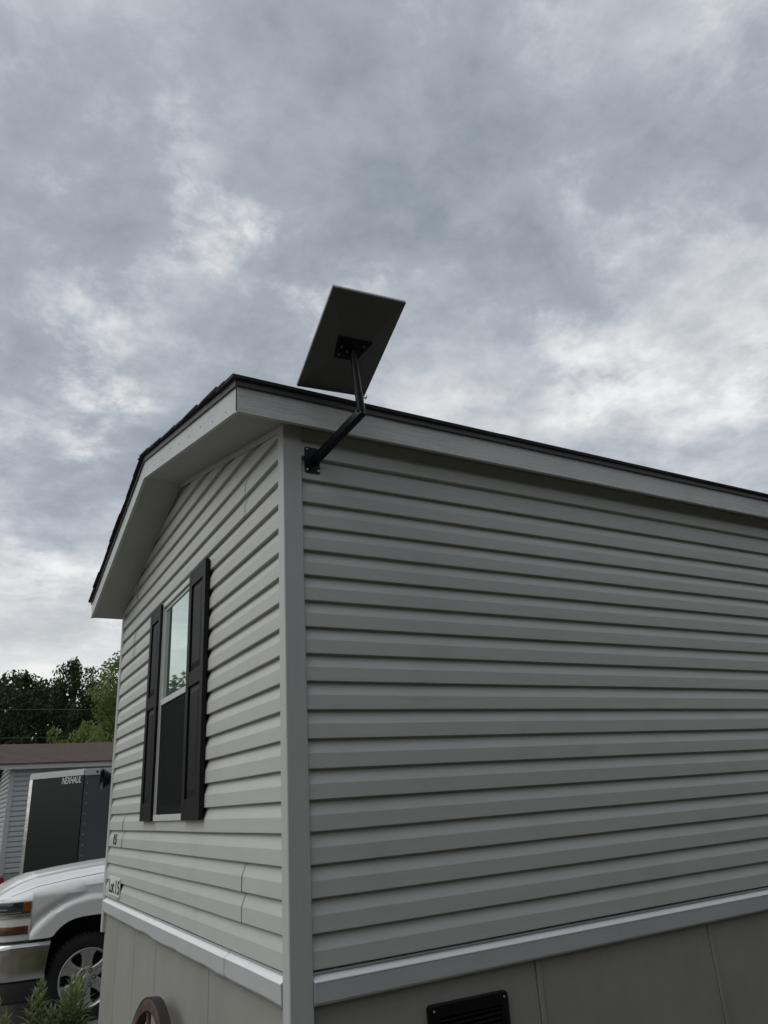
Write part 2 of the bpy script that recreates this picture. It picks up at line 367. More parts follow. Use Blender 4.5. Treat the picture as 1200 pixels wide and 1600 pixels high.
# band board at floor level (thin starter strip, sloping ledge, face)
bandP = [(0.003, 0.966), (0.015, 0.964), (0.0165, 0.957), (0.006, 0.9535), (0.0385, 0.9325), (0.0385, 0.926), (0.0375, 0.862), (0.033, 0.853), (0.024, 0.8505), (0.002, 0.852)]
M['ledge'] = mat('ledge_vinyl_lightened', (0.72, 0.73, 0.74), 0.4, var=0.03)  # lighter than the band: overhead light on the ledge put into its colour
def band(wall, a0, a1, sag=0.0, seed=0):
    n = max(2, int((a1-a0)/0.12)); rows = []
    for i in range(n+1):
        s = a0+(a1-a0)*i/n
        row = []
        for d, z in bandP:
            k = sstep(0.93, 0.86, z)
            dz = sag*k*(0.006*noise.noise((s*2.2, seed, 0)) + 0.004*noise.noise((s*6, seed, 3)))
            dd = d + 0.0012*noise.noise((s*3, z*4, seed)) + (0.003 if seed == 6 and d > 0.005 else 0)
            row.append((s, -dd, z+dz) if wall == 'x' else (-dd, s, z+dz))
        rows.append(row)
    mb = MB().grid(rows)
    n_ = len(bandP); mb.F.append(tuple(range(n_))); mb.F.append(tuple(range(n_*n, n_*n+n_)))
    lr = []
    for r in rows:
        lr.append([(r[3][0]+(0 if wall == 'x' else -0.002), r[3][1]-(0.002 if wall == 'x' else 0), r[3][2]+0.0008), (r[4][0]-(0 if wall == 'x' else 0.0015), r[4][1]-(0.0015 if wall == 'x' else 0), r[4][2]+0.0012), (r[4][0]-(0 if wall == 'x' else 0.0015), r[4][1]-(0.0015 if wall == 'x' else 0), r[4][2]-0.002)])
    hp('lit_ledge_strip', MB().grid(lr), M['ledge'], side_wall if wall == 'x' else gable_wall)  # thin lightened strip over the ledge, painted as if lit from above
    return hp('band_trim', mb, M['band_x' if wall == 'x' else 'band_y'], side_wall if wall == 'x' else gable_wall, smooth=True, sharp=18)
band('x', 0.0715, 3.75); band('x', 3.752, 7.4, seed=2); band('x', 7.402, LEN-0.09, seed=3)
band('y', 0.0425, 0.79, 1.0, 5); band('y', 0.768, WID-0.0425, 1.3, 6)
# skirting panels
def skirt(wall, a0, a1, d=0.006, zt=0.8495):
    n = max(2, int((a1-a0)/0.15)); rows = []
    for i in range(n+1):
        s = a0+(a1-a0)*i/n; row = []
        for z in (GZ+0.0, 0.1, 0.35, 0.6, zt):
            dd = d + 0.003*noise.noise((s*1.4, z*2, 8 if wall == 'x' else 1)); row.append((s, -dd, z) if wall == 'x' else (-dd, s, z))
        rows.append([((r[0], 0.003, r[2]) if wall == 'x' else (0.003, r[1], r[2])) for r in row] if i in (0, n) else row)
        if i in (0, n): rows.append(row) if i == 0 else rows.insert(-1, row)
    return hp('skirting_panel', MB().grid(rows), M['skirt'], side_wall if wall == 'x' else gable_wall, smooth=False)
for a0, a1 in [(0.02, 1.206), (1.212, 2.425), (2.431, 3.644), (3.65, 4.863), (4.869, 6.08), (6.086, 7.3), (7.306, 8.52), (8.526, 9.74), (9.746, LEN-0.02)]:
    skirt('x', a0, a1)
for s in (1.224, 2.443, 3.662, 4.881, 6.098, 7.318, 8.538, 9.758):
    hp('joint_strip', MB().box(s-0.013, s+0.013, -0.0125, -0.005, GZ, 0.849), M['skirt'], side_wall, bevel=0.002)
for a0, a1 in [(0.02, 1.115), (1.121, 2.275), (2.281, 2.915), (2.921, 3.55), (3.556, WID-0.02)]: skirt('y', a0, a1)

# roof: deck, fascia, soffit, drip edge, shingles
EV = 0.125; OV = 0.305; FT = 0.16           # eave overhang, gable overhang, fascia height
def rz(y, off=0.0): return zs(min(max(y, -EV), 4.27)) + off
YF0, YF1 = -EV, 4.27
roof = hp('roof', MB().add(
    [(-OV+0.005, YF0+0.005, rz(YF0)+0.125), (-OV+0.005, APEX_Y, rz(APEX_Y)+0.125), (-OV+0.005, YF1-0.005, rz(YF1)+0.125),
     (-OV+0.005, YF1-0.005, rz(YF1)+0.163), (-OV+0.005, APEX_Y, rz(APEX_Y)+0.163), (-OV+0.005, YF0+0.005, rz(YF0)+0.163)] +
    [(LEN+0.3, YF0+0.005, rz(YF0)+0.125), (LEN+0.3, APEX_Y, rz(APEX_Y)+0.125), (LEN+0.3, YF1-0.005, rz(YF1)+0.125),
     (LEN+0.3, YF1-0.005, rz(YF1)+0.163), (LEN+0.3, APEX_Y, rz(APEX_Y)+0.163), (LEN+0.3, YF0+0.005, rz(YF0)+0.163)],
    [(0, 1, 4, 5), (1, 2, 3, 4), (6, 11, 10, 7), (7, 10, 9, 8), (0, 6, 7, 1), (1, 7, 8, 2), (5, 4, 10, 11), (4, 3, 9, 10), (0, 5, 11, 6), (2, 8, 9, 3)]), M['wood_dark'])
def slat_y(y0, y1, x0, x1, za, zb, name, mt, n=8, parent=roof):
    """a board following the rake between y0 and y1: za/zb are offsets from the soffit line"""
    V = []; F = []
    for i in range(n+1):
        y = y0+(y1-y0)*i/n; z = rz(y)
        V += [(x0, y, z+za), (x1, y, z+za), (x1, y, z+zb), (x0, y, z+zb)]
    for i in range(n):
        a = 4*i
        for j in range(4): F.append((a+j, a+(j+1) % 4, a+4+(j+1) % 4, a+4+j))
    F += [(0, 1, 2, 3), (4*n, 4*n+1, 4*n+2, 4*n+3)]
    return hp(name, MB().add(V, F), mt, parent)
slat_y(YF0+0.0025, APEX_Y-0.001, -OV, -OV+0.022, -0.006, FT-0.03, 'rake_board', M['fascia_y'])
slat_y(APEX_Y+0.001, YF1-0.0025, -OV, -OV+0.022, -0.006, FT-0.03, 'rake_board', M['fascia_y'])
slat_y(YF0-0.006, APEX_Y, -OV-0.012, -OV-0.002, FT-0.030, FT+0.004, 'drip_edge', M['drip'])
slat_y(APEX_Y+0.0005, YF1+0.006, -OV-0.012, -OV-0.002, FT-0.030, FT+0.004, 'drip_edge', M['drip'])
slat_y(YF0+0.023, APEX_Y-0.001, -OV+0.0225, -0.001, -0.001, 0.012, 'soffit_panel', M['soffit'])
slat_y(APEX_Y+0.001, YF1-0.003, -OV+0.0225, -0.001, -0.001, 0.012, 'soffit_panel', M['soffit'])
slat_y(0.0425, APEX_Y-0.002, -0.0315, -0.0290, -0.042, -0.002, 'rake_trim', M['trim'])
slat_y(APEX_Y+0.002, WID-0.0425, -0.0315, -0.0290, -0.018, -0.002, 'rake_trim', M['trim'])
zf = rz(YF0)
def fascia(x0, x1, seed):
    n = max(4, int((x1-x0)/0.3)); rows = []
    for i in range(n+1):
        x = x0+(x1-x0)*i/n; w = 0.0025*noise.noise((x*0.9, seed, 0)); dz = 0.003*noise.noise((x*0.7, seed, 5))
        rows.append([(x, YF0+w, zf-0.008+dz), (x, YF0+0.022, zf-0.008+dz), (x, YF0+0.022, zf+FT-0.03), (x, YF0+w, zf+FT-0.03)])
    mb = MB().grid(rows, closed=True); mb.F += [(0, 1, 2, 3), tuple(4*n+j for j in range(4))]
    return hp('fascia_board', mb, M['fascia_x'], roof)
fascia(-OV+0.0, 4.6, 1); fascia(4.603, LEN+0.3, 2)
rows = []
n = 40
for i in range(n+1):
    x = -OV-0.01 + (LEN+0.6)*i/n; w = 0.003*noise.noise((x*1.1, 3, 0))
    rows.append([(x, YF0-0.014+w, zf+FT-0.030), (x, YF0-0.003, zf+FT-0.030), (x, YF0-0.003, zf+FT+0.004), (x, YF0-0.016+w, zf+FT+0.004)])
hp('drip_edge', MB().grid(rows, closed=True), M['drip'], roof)
# horizontal vented soffit under the eave
def vented():
    mt = mat('vented_soffit', (0.27, 0.275, 0.26), 0.65, var=0.05)
    nt = mt.node_tree; N = nt.nodes.new; L = nt.links.new; bs = nt.nodes['Principled BSDF']
    tc = N('ShaderNodeTexCoord'); mp = N('ShaderNodeMapping'); L(tc.outputs['Object'], mp.inputs[0]); mp.inputs['Scale'].default_value = (70, 70, 0)
    vo = N('ShaderNodeTexVoronoi'); vo.inputs['Randomness'].default_value = 0.0; vo.inputs['Scale'].default_value = 1.0; L(mp.outputs[0], vo.inputs['Vector'])
    lt = N('ShaderNodeMath'); lt.operation = 'LESS_THAN'; L(vo.outputs['Distance'], lt.inputs[0]); lt.inputs[1].default_value = 0.26
    mx = N('ShaderNodeMix'); mx.data_type = 'RGBA'; L(lt.outputs[0], mx.inputs['Factor'])
    src = bs.inputs['Base Color'].links[0].from_socket; L(src, mx.inputs[6]); mx.inputs[7].default_value = (0.03, 0.03, 0.03, 1); L(mx.outputs[2], bs.inputs['Base Color'])
    return mt
M['vented'] = vented()
for k in range(10):
    x0 = 0.003 + k*1.1
    hp('soffit_panel', MB().box(x0, x0+1.097, YF0+0.023, 0.003, zf+0.03, zf+0.036), M['vented'], roof)
# shingles: strips one metre long in courses; the ones on the eave and rake edges show
def shingle_mesh(w, d, name):
    V = boxV(0, w, 0, d, 0, 0.009)
    me = bpy.data.meshes.new(name); me.from_pydata(V, [], BF); me.materials.append(M['shingle']); me.update(); return me
SH = [shingle_mesh(0.98+0.01*k, 0.30, 'shingle_strip') for k in range(3)]
SH_R = [shingle_mesh(w, 0.30, 'shingle_cut') for w in (0.34, 0.5, 0.66, 0.98)]
ang = math.atan(SLOPE)
rest = MB()
for side in (0, 1):
    y_e = YF0-0.028 if side == 0 else YF1+0.028
    sgn = 1 if side == 0 else -1
    a = ang*sgn
    run = (APEX_Y - y_e) if side == 0 else (y_e - APEX_Y)
    exp_ = 0.135; nc = int(run/(exp_*math.cos(ang)))
    for c in range(-1, nc):
        cc = max(c, 0)
        y = y_e + sgn*cc*exp_*math.cos(ang)
        z = rz(YF0)+FT+0.006 + (cc*exp_+0.0)*math.sin(ang) - (0.0095 if c == -1 else 0) + 0.003
        lift = 0.010
        x = -OV-0.030 - random.uniform(0, 0.012)
        j = 0
        while x < LEN+0.3:
            me = random.choice(SH_R) if j == 0 else random.choice(SH)
            w = me.vertices[1].co.x
            jz = random.uniform(0, 0.003)
            tilt = a - sgn*0.035
            if (c <= 1 and side == 0) or (j == 0):
                if side == 0: o = inst('shingle', me, roof, (x, y + random.uniform(-0.004, 0.002), z+jz), (tilt + random.uniform(0, 0.012), 0, random.uniform(-0.003, 0.003)))
                else: o = inst('shingle', me, roof, (x+w, y, z+jz), (-tilt*1.0, 0, math.pi))
            else:
                mt4 = Matrix.Translation((x if side == 0 else x+w, y, z)) @ Matrix.Rotation(0 if side == 0 else math.pi, 4, 'Z') @ Matrix.Rotation(abs(tilt), 4, 'X')
                rest.add([mt4 @ v.co for v in me.vertices], BF)
            x += w+0.003; j += 1
o = rest.done('shingle_field', M['shingle'], roof); o['kind'] = 'stuff'
cap = [(APEX_Y-0.14, -0.14*SLOPE), (APEX_Y, 0.004), (APEX_Y+0.14, -0.14*SLOPE), (APEX_Y+0.14, -0.14*SLOPE+0.007), (APEX_Y, 0.012), (APEX_Y-0.14, -0.14*SLOPE+0.007)]
Vc = [(x, y, z) for x in (0, 0.24) for y, z in cap]
me = bpy.data.meshes.new('ridge_cap'); me.from_pydata(Vc, [], [(0, 1, 4, 5), (1, 2, 3, 4), (6, 11, 10, 7), (7, 10, 9, 8), (0, 6, 7, 1), (1, 7, 8, 2), (5, 4, 10, 11), (4, 3, 9, 10), (0, 5, 11, 6), (2, 8, 9, 3)]); me.materials.append(M['shingle'])
for k in range(58):
    inst('ridge_cap', me, roof, (-OV-0.022+0.195*k, random.uniform(-0.004, 0.004), rz(APEX_Y)+FT+0.026+random.uniform(0, 0.003)), (0, R(-1.6), 0))

# nails in the rake boards
nail = MB().lathe([(0.0, 0), (0.0045, 0), (0.0045, 0.002), (0, 0.002)], 8, 'X').done('nail', M['drip'], None).data
bpy.data.objects.remove(bpy.data.objects['nail'])
for k in range(9):
    y = 0.05+0.24*k
    if y < APEX_Y: inst('nail', nail, roof, (-OV-0.0018, y, rz(y)+0.05+random.uniform(-0.02, 0.03)))

# window: frame, sashes, panes, screen
win = hp('window', MB().box(-0.004, 0.0035, WY0+0.03, WY1-0.03, WZ0+0.03, WZ1-0.03), M['dark_gap'])
def wp(name, mb, mt, **kw):
    o = mb.done(name, mt, None, **kw); o.parent = win; return o
fwid = 0.038
f = MB()
f.box(-0.038, 0.0, WY0, WY0+fwid, WZ0, WZ1).box(-0.038, 0.0, WY1-fwid, WY1, WZ0, WZ1)
f.box(-0.038, 0.0, WY0+fwid, WY1-fwid, WZ1-fwid, WZ1).box(-0.040, 0.0, WY0+fwid, WY1-fwid, WZ0, WZ0+fwid)
f.box(-0.026, -0.002, WY0+fwid, WY0+fwid+0.012, WZ0+fwid, WZ1-fwid).box(-0.026, -0.002, WY1-fwid-0.012, WY1-fwid, WZ0+fwid, WZ1-fwid)
wp('frame', f, M['win_white'], bevel=0.002)
RZ = 2.335
iy0, iy1 = WY0+fwid+0.013, WY1-fwid-0.013
s = MB().box(-0.030, -0.006, iy0, iy1, RZ-0.018, RZ+0.022).box(-0.022, -0.006, iy0, iy1, WZ1-fwid-0.026, WZ1-fwid-0.001)
s.box(-0.022, -0.006, iy0, iy0+0.014, RZ+0.023, WZ1-fwid-0.027).box(-0.022, -0.006, iy1-0.014, iy1, RZ+0.023, WZ1-fwid-0.027)
wp('upper_sash', s, M['win_white'], bevel=0.0015)
wp('pane', MB().box(-0.0135, -0.009, iy0+0.0145, iy1-0.0145, RZ+0.0235, WZ1-fwid-0.0275), M['glass'])
s = MB().box(-0.013, -0.005, iy0, iy0+0.045, WZ0+fwid+0.001, RZ-0.019).box(-0.013, -0.005, iy1-0.045, iy1, WZ0+fwid+0.001, RZ-0.019)
s.box(-0.013, -0.005, iy0+0.0455, iy1-0.0455, WZ0+fwid+0.001, WZ0+fwid+0.055)
wp('lower_sash', s, M['win_white'], bevel=0.0015)
wp('pane', MB().box(-0.0095, -0.0065, iy0+0.046, iy1-0.046, WZ0+fwid+0.056, RZ-0.019), M['glass_car'])
wp('insect_screen', MB().box(-0.0215, -0.0205, iy0, iy1, WZ0+fwid+0.001, RZ-0.019), M['screen'])
# shutters
def shutter(y0, y1, z0, z1):
    t = hp('shutter', MB().box(-0.044, -0.0295, y0+0.004, y1-0.004, z0+0.004, z1-0.004), M['shutter'])
    def sp(name, mb, **kw):
        o = mb.done(name, M['shutter'], None, **kw); o.parent = t
    st = 0.062
    for a, c in ((y0, y0+st), (y1-st, y1)): sp('stile', MB().box(-0.058, -0.0298, a, c, z0, z1), bevel=0.003)
    mid = z0 + (z1-z0)*0.535
    for a, c in ((z0, z0+0.115), (mid-0.045, mid+0.045), (z1-0.10, z1)): sp('rail', MB().box(-0.0565, -0.030, y0+st+0.001, y1-st-0.001, a, c), bevel=0.002)
    for a, c in ((z0+0.116, mid-0.046), (mid+0.046, z1-0.101)):
        ya, yb = y0+st+0.012, y1-st-0.012; a += 0.012; c -= 0.012
        V = boxV(-0.0365, -0.036, ya, yb, a, c)
        g = 0.035
        V = [(-0.0445, ya, a), (-0.0445, yb, a), (-0.0445, yb, c), (-0.0445, ya, c), (-0.053, ya+g, a+g), (-0.053, yb-g, a+g), (-0.053, yb-g, c-g), (-0.053, ya+g, c-g)]
        sp('raised_panel', MB().add(V, BF))
    for zz in (z0+0.25, z0+0.85, z1-0.3):
        for yy in (y0+0.02, y1-0.02): sp('fixing', MB().lathe([(0.0, -0.0605), (0.005, -0.060), (0.006, -0.0578)], 8, 'X', (0, yy, zz)))
shutter(1.215, 1.595, 1.545, 3.08); shutter(2.40, 2.745, 1.545, 3.075)

# black vent in the skirting
vt = hp('foundation_vent', MB().box(0.615, 1.005, -0.012, -0.0065, 0.565, 0.745), M['vent'], side_wall)
def vp(name, mb, **kw):
    o = mb.done(name, M['vent'], None, **kw); o.parent = vt
    return o
def rrect(x0, x1, z0, z1, r, n=4):
    P = []
    for cx, cz, a in ((x1-r, z1-r, 0), (x0+r, z1-r, 90), (x0+r, z0+r, 180), (x1-r, z0+r, 270)):
        for k in range(n+1):
            t = R(a+90*k/n); P.append((cx+r*math.cos(t), cz+r*math.sin(t)))
    return P
P1 = rrect(0.598, 1.020, 0.548, 0.765, 0.016); P2 = rrect(0.645, 0.975, 0.592, 0.715, 0.006)
def vsh(z, x): return z - 0.006*(x-0.598)/0.42
n = len(P1)
vp('vent_frame', MB().grid([[(x, -0.0065, vsh(z, x)) for x, z in P1], [(x, -0.024, vsh(z, x)) for x, z in P1], [(x*0.98+0.0162, -0.029, vsh(z, x)) for x, z in rrect(0.602, 1.016, 0.552, 0.761, 0.014)], [(x, -0.027, vsh(z, x)) for x, z in P2], [(x, -0.012, vsh(z, x)) for x, z in P2]], closed=True), smooth=True)
for k in range(6):
    zz = 0.60+0.0195*k
    vp('louvre', MB().hexa([(0.645, -0.027, zz), (0.975, -0.027, zz), (0.975, -0.013, zz+0.010), (0.645, -0.013, zz+0.010), (0.645, -0.027, zz+0.003), (0.975, -0.027, zz+0.003), (0.975, -0.013, zz+0.013), (0.645, -0.013, zz+0.013)]))
for x, z in ((0.622, 0.742), (0.995, 0.738)):
    o = MB().lathe([(0, -0.032), (0.004, -0.0315), (0.005, -0.029)], 8, 'Y', (x, 0, z)).done('screw', M['screw'], None); o.parent = vt

# ------------------------------------------------------------------ satellite dish on its wall arm
dish = empty('satellite_dish', (0.147, -0.02, 3.24), label='flat rectangular satellite dish on a black elbow arm above the eave', cat='satellite dish')
def dp(name, mb, mt, parent=dish, **kw):
    o = mb.done(name, mt, None, **kw); o.parent = parent
    o.location = (-0.147, 0.02, -3.24) if parent is dish else (0, 0, 0)
    return o
dc = Vector((0.195, -0.396, 3.720)); dx = Vector((0.997, -0.072, 0.028)).normalized(); dyv = Vector((-0.077, -0.930, 0.358)); dyv = (dyv - dyv.dot(dx)*dx).normalized(); dn = dx.cross(dyv)   # dn points down, out of the back
def D(x, y, z): return dc + dx*x + dyv*y + dn*z
hw, hh = 0.1915, 0.297
V = [D(sx*hw, sy*hh, z) for z in (-0.009, 0.006) for sx, sy in ((-1, -1), (1, -1), (1, 1), (-1, 1))]
body = dp('dish_panel', MB().add(V, BF), M['dish_front'], bevel=0.004)
hwb, hhb, px_, py_ = hw-0.002, hh-0.002, 0.075, 0.060
V = [D(sx*hwb, sy*hhb, 0.0062) for sx, sy in ((-1, -1), (1, -1), (1, 1), (-1, 1))] + [D(sx*px_, sy*py_, 0.040) for sx, sy in ((-1, -1), (1, -1), (1, 1), (-1, 1))]
V += [D(sx*hwb, sy*hhb, 0.011) for sx, sy in ((-1, -1), (1, -1), (1, 1), (-1, 1))]
back = dp('dish_back', MB().add(V, [(0, 1, 2, 3), (0, 1, 9, 8), (1, 2, 10, 9), (2, 3, 11, 10), (3, 0, 8, 11), (8, 9, 5, 4), (9, 10, 6, 5), (10, 11, 7, 6), (11, 8, 4, 7), (4, 5, 6, 7)]), M['dish_back'])
V = [D(x, y, z) for z in (0.0405, 0.047) for x, y in ((-0.072, -0.060), (0.046, -0.060), (0.096, 0.064), (-0.092, 0.064))]
plate = dp('mount_plate', MB().add(V, BF), M['black_steel'], bevel=0.002)
bolt = MB().lathe([(0, 0.006), (0.0055, 0.006), (0.0055, 0), (0.0085, 0), (0.0085, -0.0015)], 6, 'Z')
for x, y in ((-0.055, -0.036), (-0.055, 0.012), (0.056, 0.034), (0.02, -0.038), (-0.02, -0.012)):
    rows = [[D(x+r*math.cos(t), y+r*math.sin(t), 0.047+h) for t in [k*math.pi/3 for k in range(6)]] for r, h in ((0.0085, 0.0002), (0.0085, 0.0018), (0.0055, 0.0018), (0.0055, 0.0075), (0.0005, 0.0075))]
    dp('bolt', MB().grid(rows, closed=True), M['plate_bolt'])
elb = Vector((0.243, -0.392, 3.350)); ptop = D(0.012, -0.010, 0.047); wallpt = Vector((0.154, -0.010, 3.236))
pdir = (ptop-elb).normalized()
dp('pole', MB().tube([elb - pdir*0.012, elb+(ptop-elb)*0.5, ptop + pdir*0.01], 0.0175, 20), M['black_steel'], smooth=True)
dp('pole_collar', MB().tube([elb+pdir*0.0, elb+pdir*0.09], 0.0205, 20), M['black_steel'], smooth=True)
# square bracket tube from the wall plate to the elbow
def beam(p, q, w, h, upv):
    d = (q-p).normalized(); s_ = d.cross(upv).normalized(); u_ = s_.cross(d)
    return [p+s_*a*w+u_*c*h for a, c in ((-1, -1), (1, -1), (1, 1), (-1, 1))] + [q+s_*a*w+u_*c*h for a, c in ((-1, -1), (1, -1), (1, 1), (-1, 1))]
BF2 = BF
ad = (elb-wallpt).normalized()
dp('arm', MB().add(beam(wallpt, elb+ad*0.012, 0.0155, 0.020, Vector((0, 0, 1))), BF2), M['black_steel'], bevel=0.003)
dp('arm_flange', MB().add(beam(wallpt+Vector((0, 0, -0.022)), elb+ad*0.02+Vector((0, 0, -0.022)), 0.019, 0.002, Vector((0, 0, 1))), BF2), M['black_steel'])
wpl = MB()
P = rrect(0.106, 0.190, 3.168, 3.312, 0.008)
wpl.grid([[(x, -0.0082, z) for x, z in P], [(x, -0.0140, z) for x, z in P]], closed=True); k = len(P); wpl.F += [tuple(range(k)), tuple(range(k, 2*k))]
dp('wall_plate', wpl, M['black_steel'])
for x, z in ((0.118, 3.298), (0.180, 3.182), (0.118, 3.182)):
    dp('bolt', MB().lathe([(0, -0.0205), (0.0045, -0.020), (0.0055, -0.018), (0.006, -0.0142)], 8, 'Y', (x, 0, z)), M['screw'])
cl = elb+pdir*0.075
dp('wing_nut', MB().tube([cl+Vector((0.018, -0.004, 0)), cl+Vector((0.038, -0.006, 0.004))], 0.004, 8).tube([cl+Vector((0.032, -0.006, -0.006)), cl+Vector((0.040, -0.006, 0.016))], 0.003, 6), M['screw'])
cl = wallpt+(elb-wallpt)*0.56
dp('wing_nut', MB().tube([cl+Vector((-0.012, 0, 0.015)), cl+Vector((-0.016, -0.002, 0.033))], 0.0035, 8).tube([cl+Vector((-0.024, -0.002, 0.03)), cl+Vector((-0.008, -0.002, 0.034))], 0.0025, 6), M['screw'])

# ------------------------------------------------------------------ lot sign and house number on the gable wall
M['sign_white'] = mat('sign_white', (0.62, 0.63, 0.62), 0.5, var=0.05)
M['sign_black'] = mat('sign_black', (0.015, 0.015, 0.015), 0.6)
sign = empty('lot_sign', (-0.0095, 3.685, 0.998), label='white plaque reading Lot 15 at the foot of the gable siding', cat='sign')
o = MB().box(-0.008, 0.0, -0.235, 0.235, 0.0, 0.135).done('plaque', M['sign_white'], sign, bevel=0.003)
for word, y0_, wd in (('Lot', 0.205, 0.215), ('15', -0.045, 0.15)):
    tm = text_mesh(word, 0.135, 0.0012, 0, 0.0015); tm.materials.append(M['sign_black'])
    xs = [v.co.x for v in tm.vertices]
    inst('lettering', tm, sign, (-0.0095, y0_, 0.022), (R(90), 0, R(-90)), (wd/(max(xs)-min(xs)), 1, 1))
for y in (0.225, -0.225):
    MB().lathe([(0, -0.012), (0.004, -0.011), (0.005, -0.0082)], 8, 'X', (0, y, 0.125)).done('screw', M['screw'], sign)
num = empty('house_number', (-0.0095, 3.81, 1.372), label='black italic digits 15 fixed to the siding above the lot sign', cat='house number')
for ch, yy in (('1', 0.075), ('5', -0.005)):
    tm = text_mesh(ch, 0.115, 0.003, 0.3, 0.0005); tm.materials.append(M['sign_black'])
    inst('digit', tm, num, (-0.002, yy, 0.0), (R(90), 0, R(-90)), (0.95, 1, 1))

# ------------------------------------------------------------------ wagon wheel against the gable skirting
M['wheel_wood'] = mat('weathered_wheel_wood', (0.075, 0.044, 0.030), 0.8, var=0.45, vscale=9, bump=0.8, bscale=40, dirt=(0.16, 0.12, 0.10), dscale=6)
M['old_iron'] = mat('old_iron', (0.02, 0.016, 0.015), 0.7, var=0.3, bump=0.4)
WR = 0.495
ww = empty('wagon_wheel', (-0.10, 1.82, GZ), label='brown wooden wagon wheel leaning on the gable skirting', cat='wagon wheel')
wh = empty('wheel_tmp'); 
def wpart(name, mb, mt, **kw):
    o = mb.done(name, mt, None, **kw); o.parent = ww; o.location = (-0.03, 0, WR-0.095+0.02); o.rotation_euler = (0, R(5), 0); return o
bpy.data.objects.remove(wh)
for k in range(6):                           # felloes
    rows = []
    for i in range(9):
        t = R(60*k+7+58.6*i/8)
        rows.append([((x), r*math.cos(t), r*math.sin(t)) for x, r in ((-0.027, WR-0.064), (-0.03, WR-0.059), (-0.03, WR-0.012), (-0.024, WR-0.006), (0.024, WR-0.006), (0.03, WR-0.012), (0.03, WR-0.059), (0.027, WR-0.064))])
    mb = MB().grid(rows, closed=True); mb.F += [tuple(range(8)), tuple(64+j for j in range(8))]
    wpart('felloe', mb, M['wheel_wood'], smooth=True)
wpart('iron_tyre', MB().lathe([(WR-0.0055, -0.028), (WR+0.002, -0.028), (WR+0.002, 0.028), (WR-0.0055, 0.028), (WR-0.0055, -0.028)], 64, 'X'), M['old_iron'], smooth=True)
for k in range(12):
    t = R(30*k+14)
    p = Vector((0, math.cos(t), math.sin(t)))
    wpart('spoke', MB().tube([p*0.08, p*0.16, p*0.3, p*(WR-0.065)], [0.022, 0.019, 0.015, 0.013], 8), M['wheel_wood'], smooth=True)
wpart('hub', MB().lathe([(0, -0.13), (0.05, -0.13), (0.062, -0.09), (0.085, -0.03), (0.085, 0.03), (0.062, 0.05), (0, 0.05)], 24, 'X'), M['wheel_wood'], smooth=True)
# small dark-topped stake light by the wheel
sl = empty('stake_light', (-0.115, 1.04, GZ), label='small black round-topped stake light beside the wagon wheel', cat='garden light')
MB().lathe([(0, 0.925), (0.03, 0.915), (0.042, 0.885), (0.045, 0.85), (0, 0.85)], 20, 'Z').done('cap', M['black_steel'], sl, smooth=True)
MB().lathe([(0.033, 0.849), (0.033, 0.76), (0, 0.76)], 20, 'Z').done('lens', M['win_white'], sl, smooth=True)
MB().tube([(0, 0, 0.0), (0, 0, 0.76)], 0.008, 10).done('stake', M['black_steel'], sl, smooth=True)
# black cone spotlight on the far side wall, showing past the far corner
fl = empty('wall_light', (0.012, 4.13, 1.865), label='black cone shaped spotlight jutting past the far corner of the home', cat='spotlight')
def flp(name, mb, mt, **kw):
    o = mb.done(name, mt, fl, **kw); return o
flp('shade', MB().lathe([(0.014, 0.08), (0.030, 0.055), (0.070, -0.02), (0.093, -0.055), (0.095, -0.060), (0.089, -0.058), (0.064, -0.015), (0.010, 0.045)], 24, 'X', (-0.02, 0.18, 0.05)), M['black_steel'], smooth=True)
flp('guard_bar', MB().box(-0.098, -0.092, 0.094, 0.266, 0.046, 0.054).box(-0.0985, -0.0925, 0.176, 0.184, -0.036, 0.136), M['black_steel'])
flp('bracket', MB().tube([(0.05, 0.18, 0.05), (0.12, 0.16, 0.05), (0.15, 0.0, 0.02)], 0.011, 10), M['black_steel'], smooth=True)
flp('mount_plate', MB().box(0.10, 0.20, -0.018, 0.004, -0.04, 0.08), M['black_steel'], bevel=0.003)

# ------------------------------------------------------------------ pickup truck
M['paint_white'] = mat('white_car_paint', (0.70, 0.705, 0.70), 0.28, var=0.015, vscale=3, coat=0.6)
M['chrome'] = mat('chrome', (0.62, 0.62, 0.61), 0.22, metal=1.0, var=0.03, vscale=3)
M['black_plastic'] = mat('black_plastic', (0.02, 0.02, 0.021), 0.6, var=0.2, bump=0.3)
M['tyre'] = mat('tyre_rubber', (0.014, 0.014, 0.015), 0.85, var=0.25, bump=0.5, bscale=50)
M['rim'] = mat('alloy_rim', (0.52, 0.52, 0.50), 0.38, metal=0.75, var=0.06, vscale=8)
M['amber'] = mat('amber_lens', (0.20, 0.055, 0.012), 0.2, var=0.3, vscale=60)
M['amber_dim'] = mat('amber_lens_dim', (0.11, 0.04, 0.012), 0.2, var=0.5, vscale=18)
M['red_lens'] = mat('red_lens', (0.30, 0.012, 0.02), 0.15, var=0.3, vscale=30)
M['lamp_dark'] = mat('lamp_lens_dark', (0.03, 0.036, 0.04), 0.08, var=0.5, vscale=40, coat=0.5)
TX, TY = -0.81, 5.75
truck = empty('pickup_truck', (TX, TY, GZ), label='white pickup truck with chrome bumper parked beyond the far corner of the home', cat='pickup truck')
TW = 2.03
def tp(name, mb, mt, parent=truck, **kw):
    return mb.done(name, mt, parent, **kw)
PLAN = [(0.62, -0.004), (0.50, 0.000), (0.40, 0.010), (0.33, 0.020), (0.26, 0.036), (0.19, 0.066), (0.13, 0.115), (0.085, 0.19), (0.05, 0.32), (0.022, 0.60), (0.0, TW/2)]
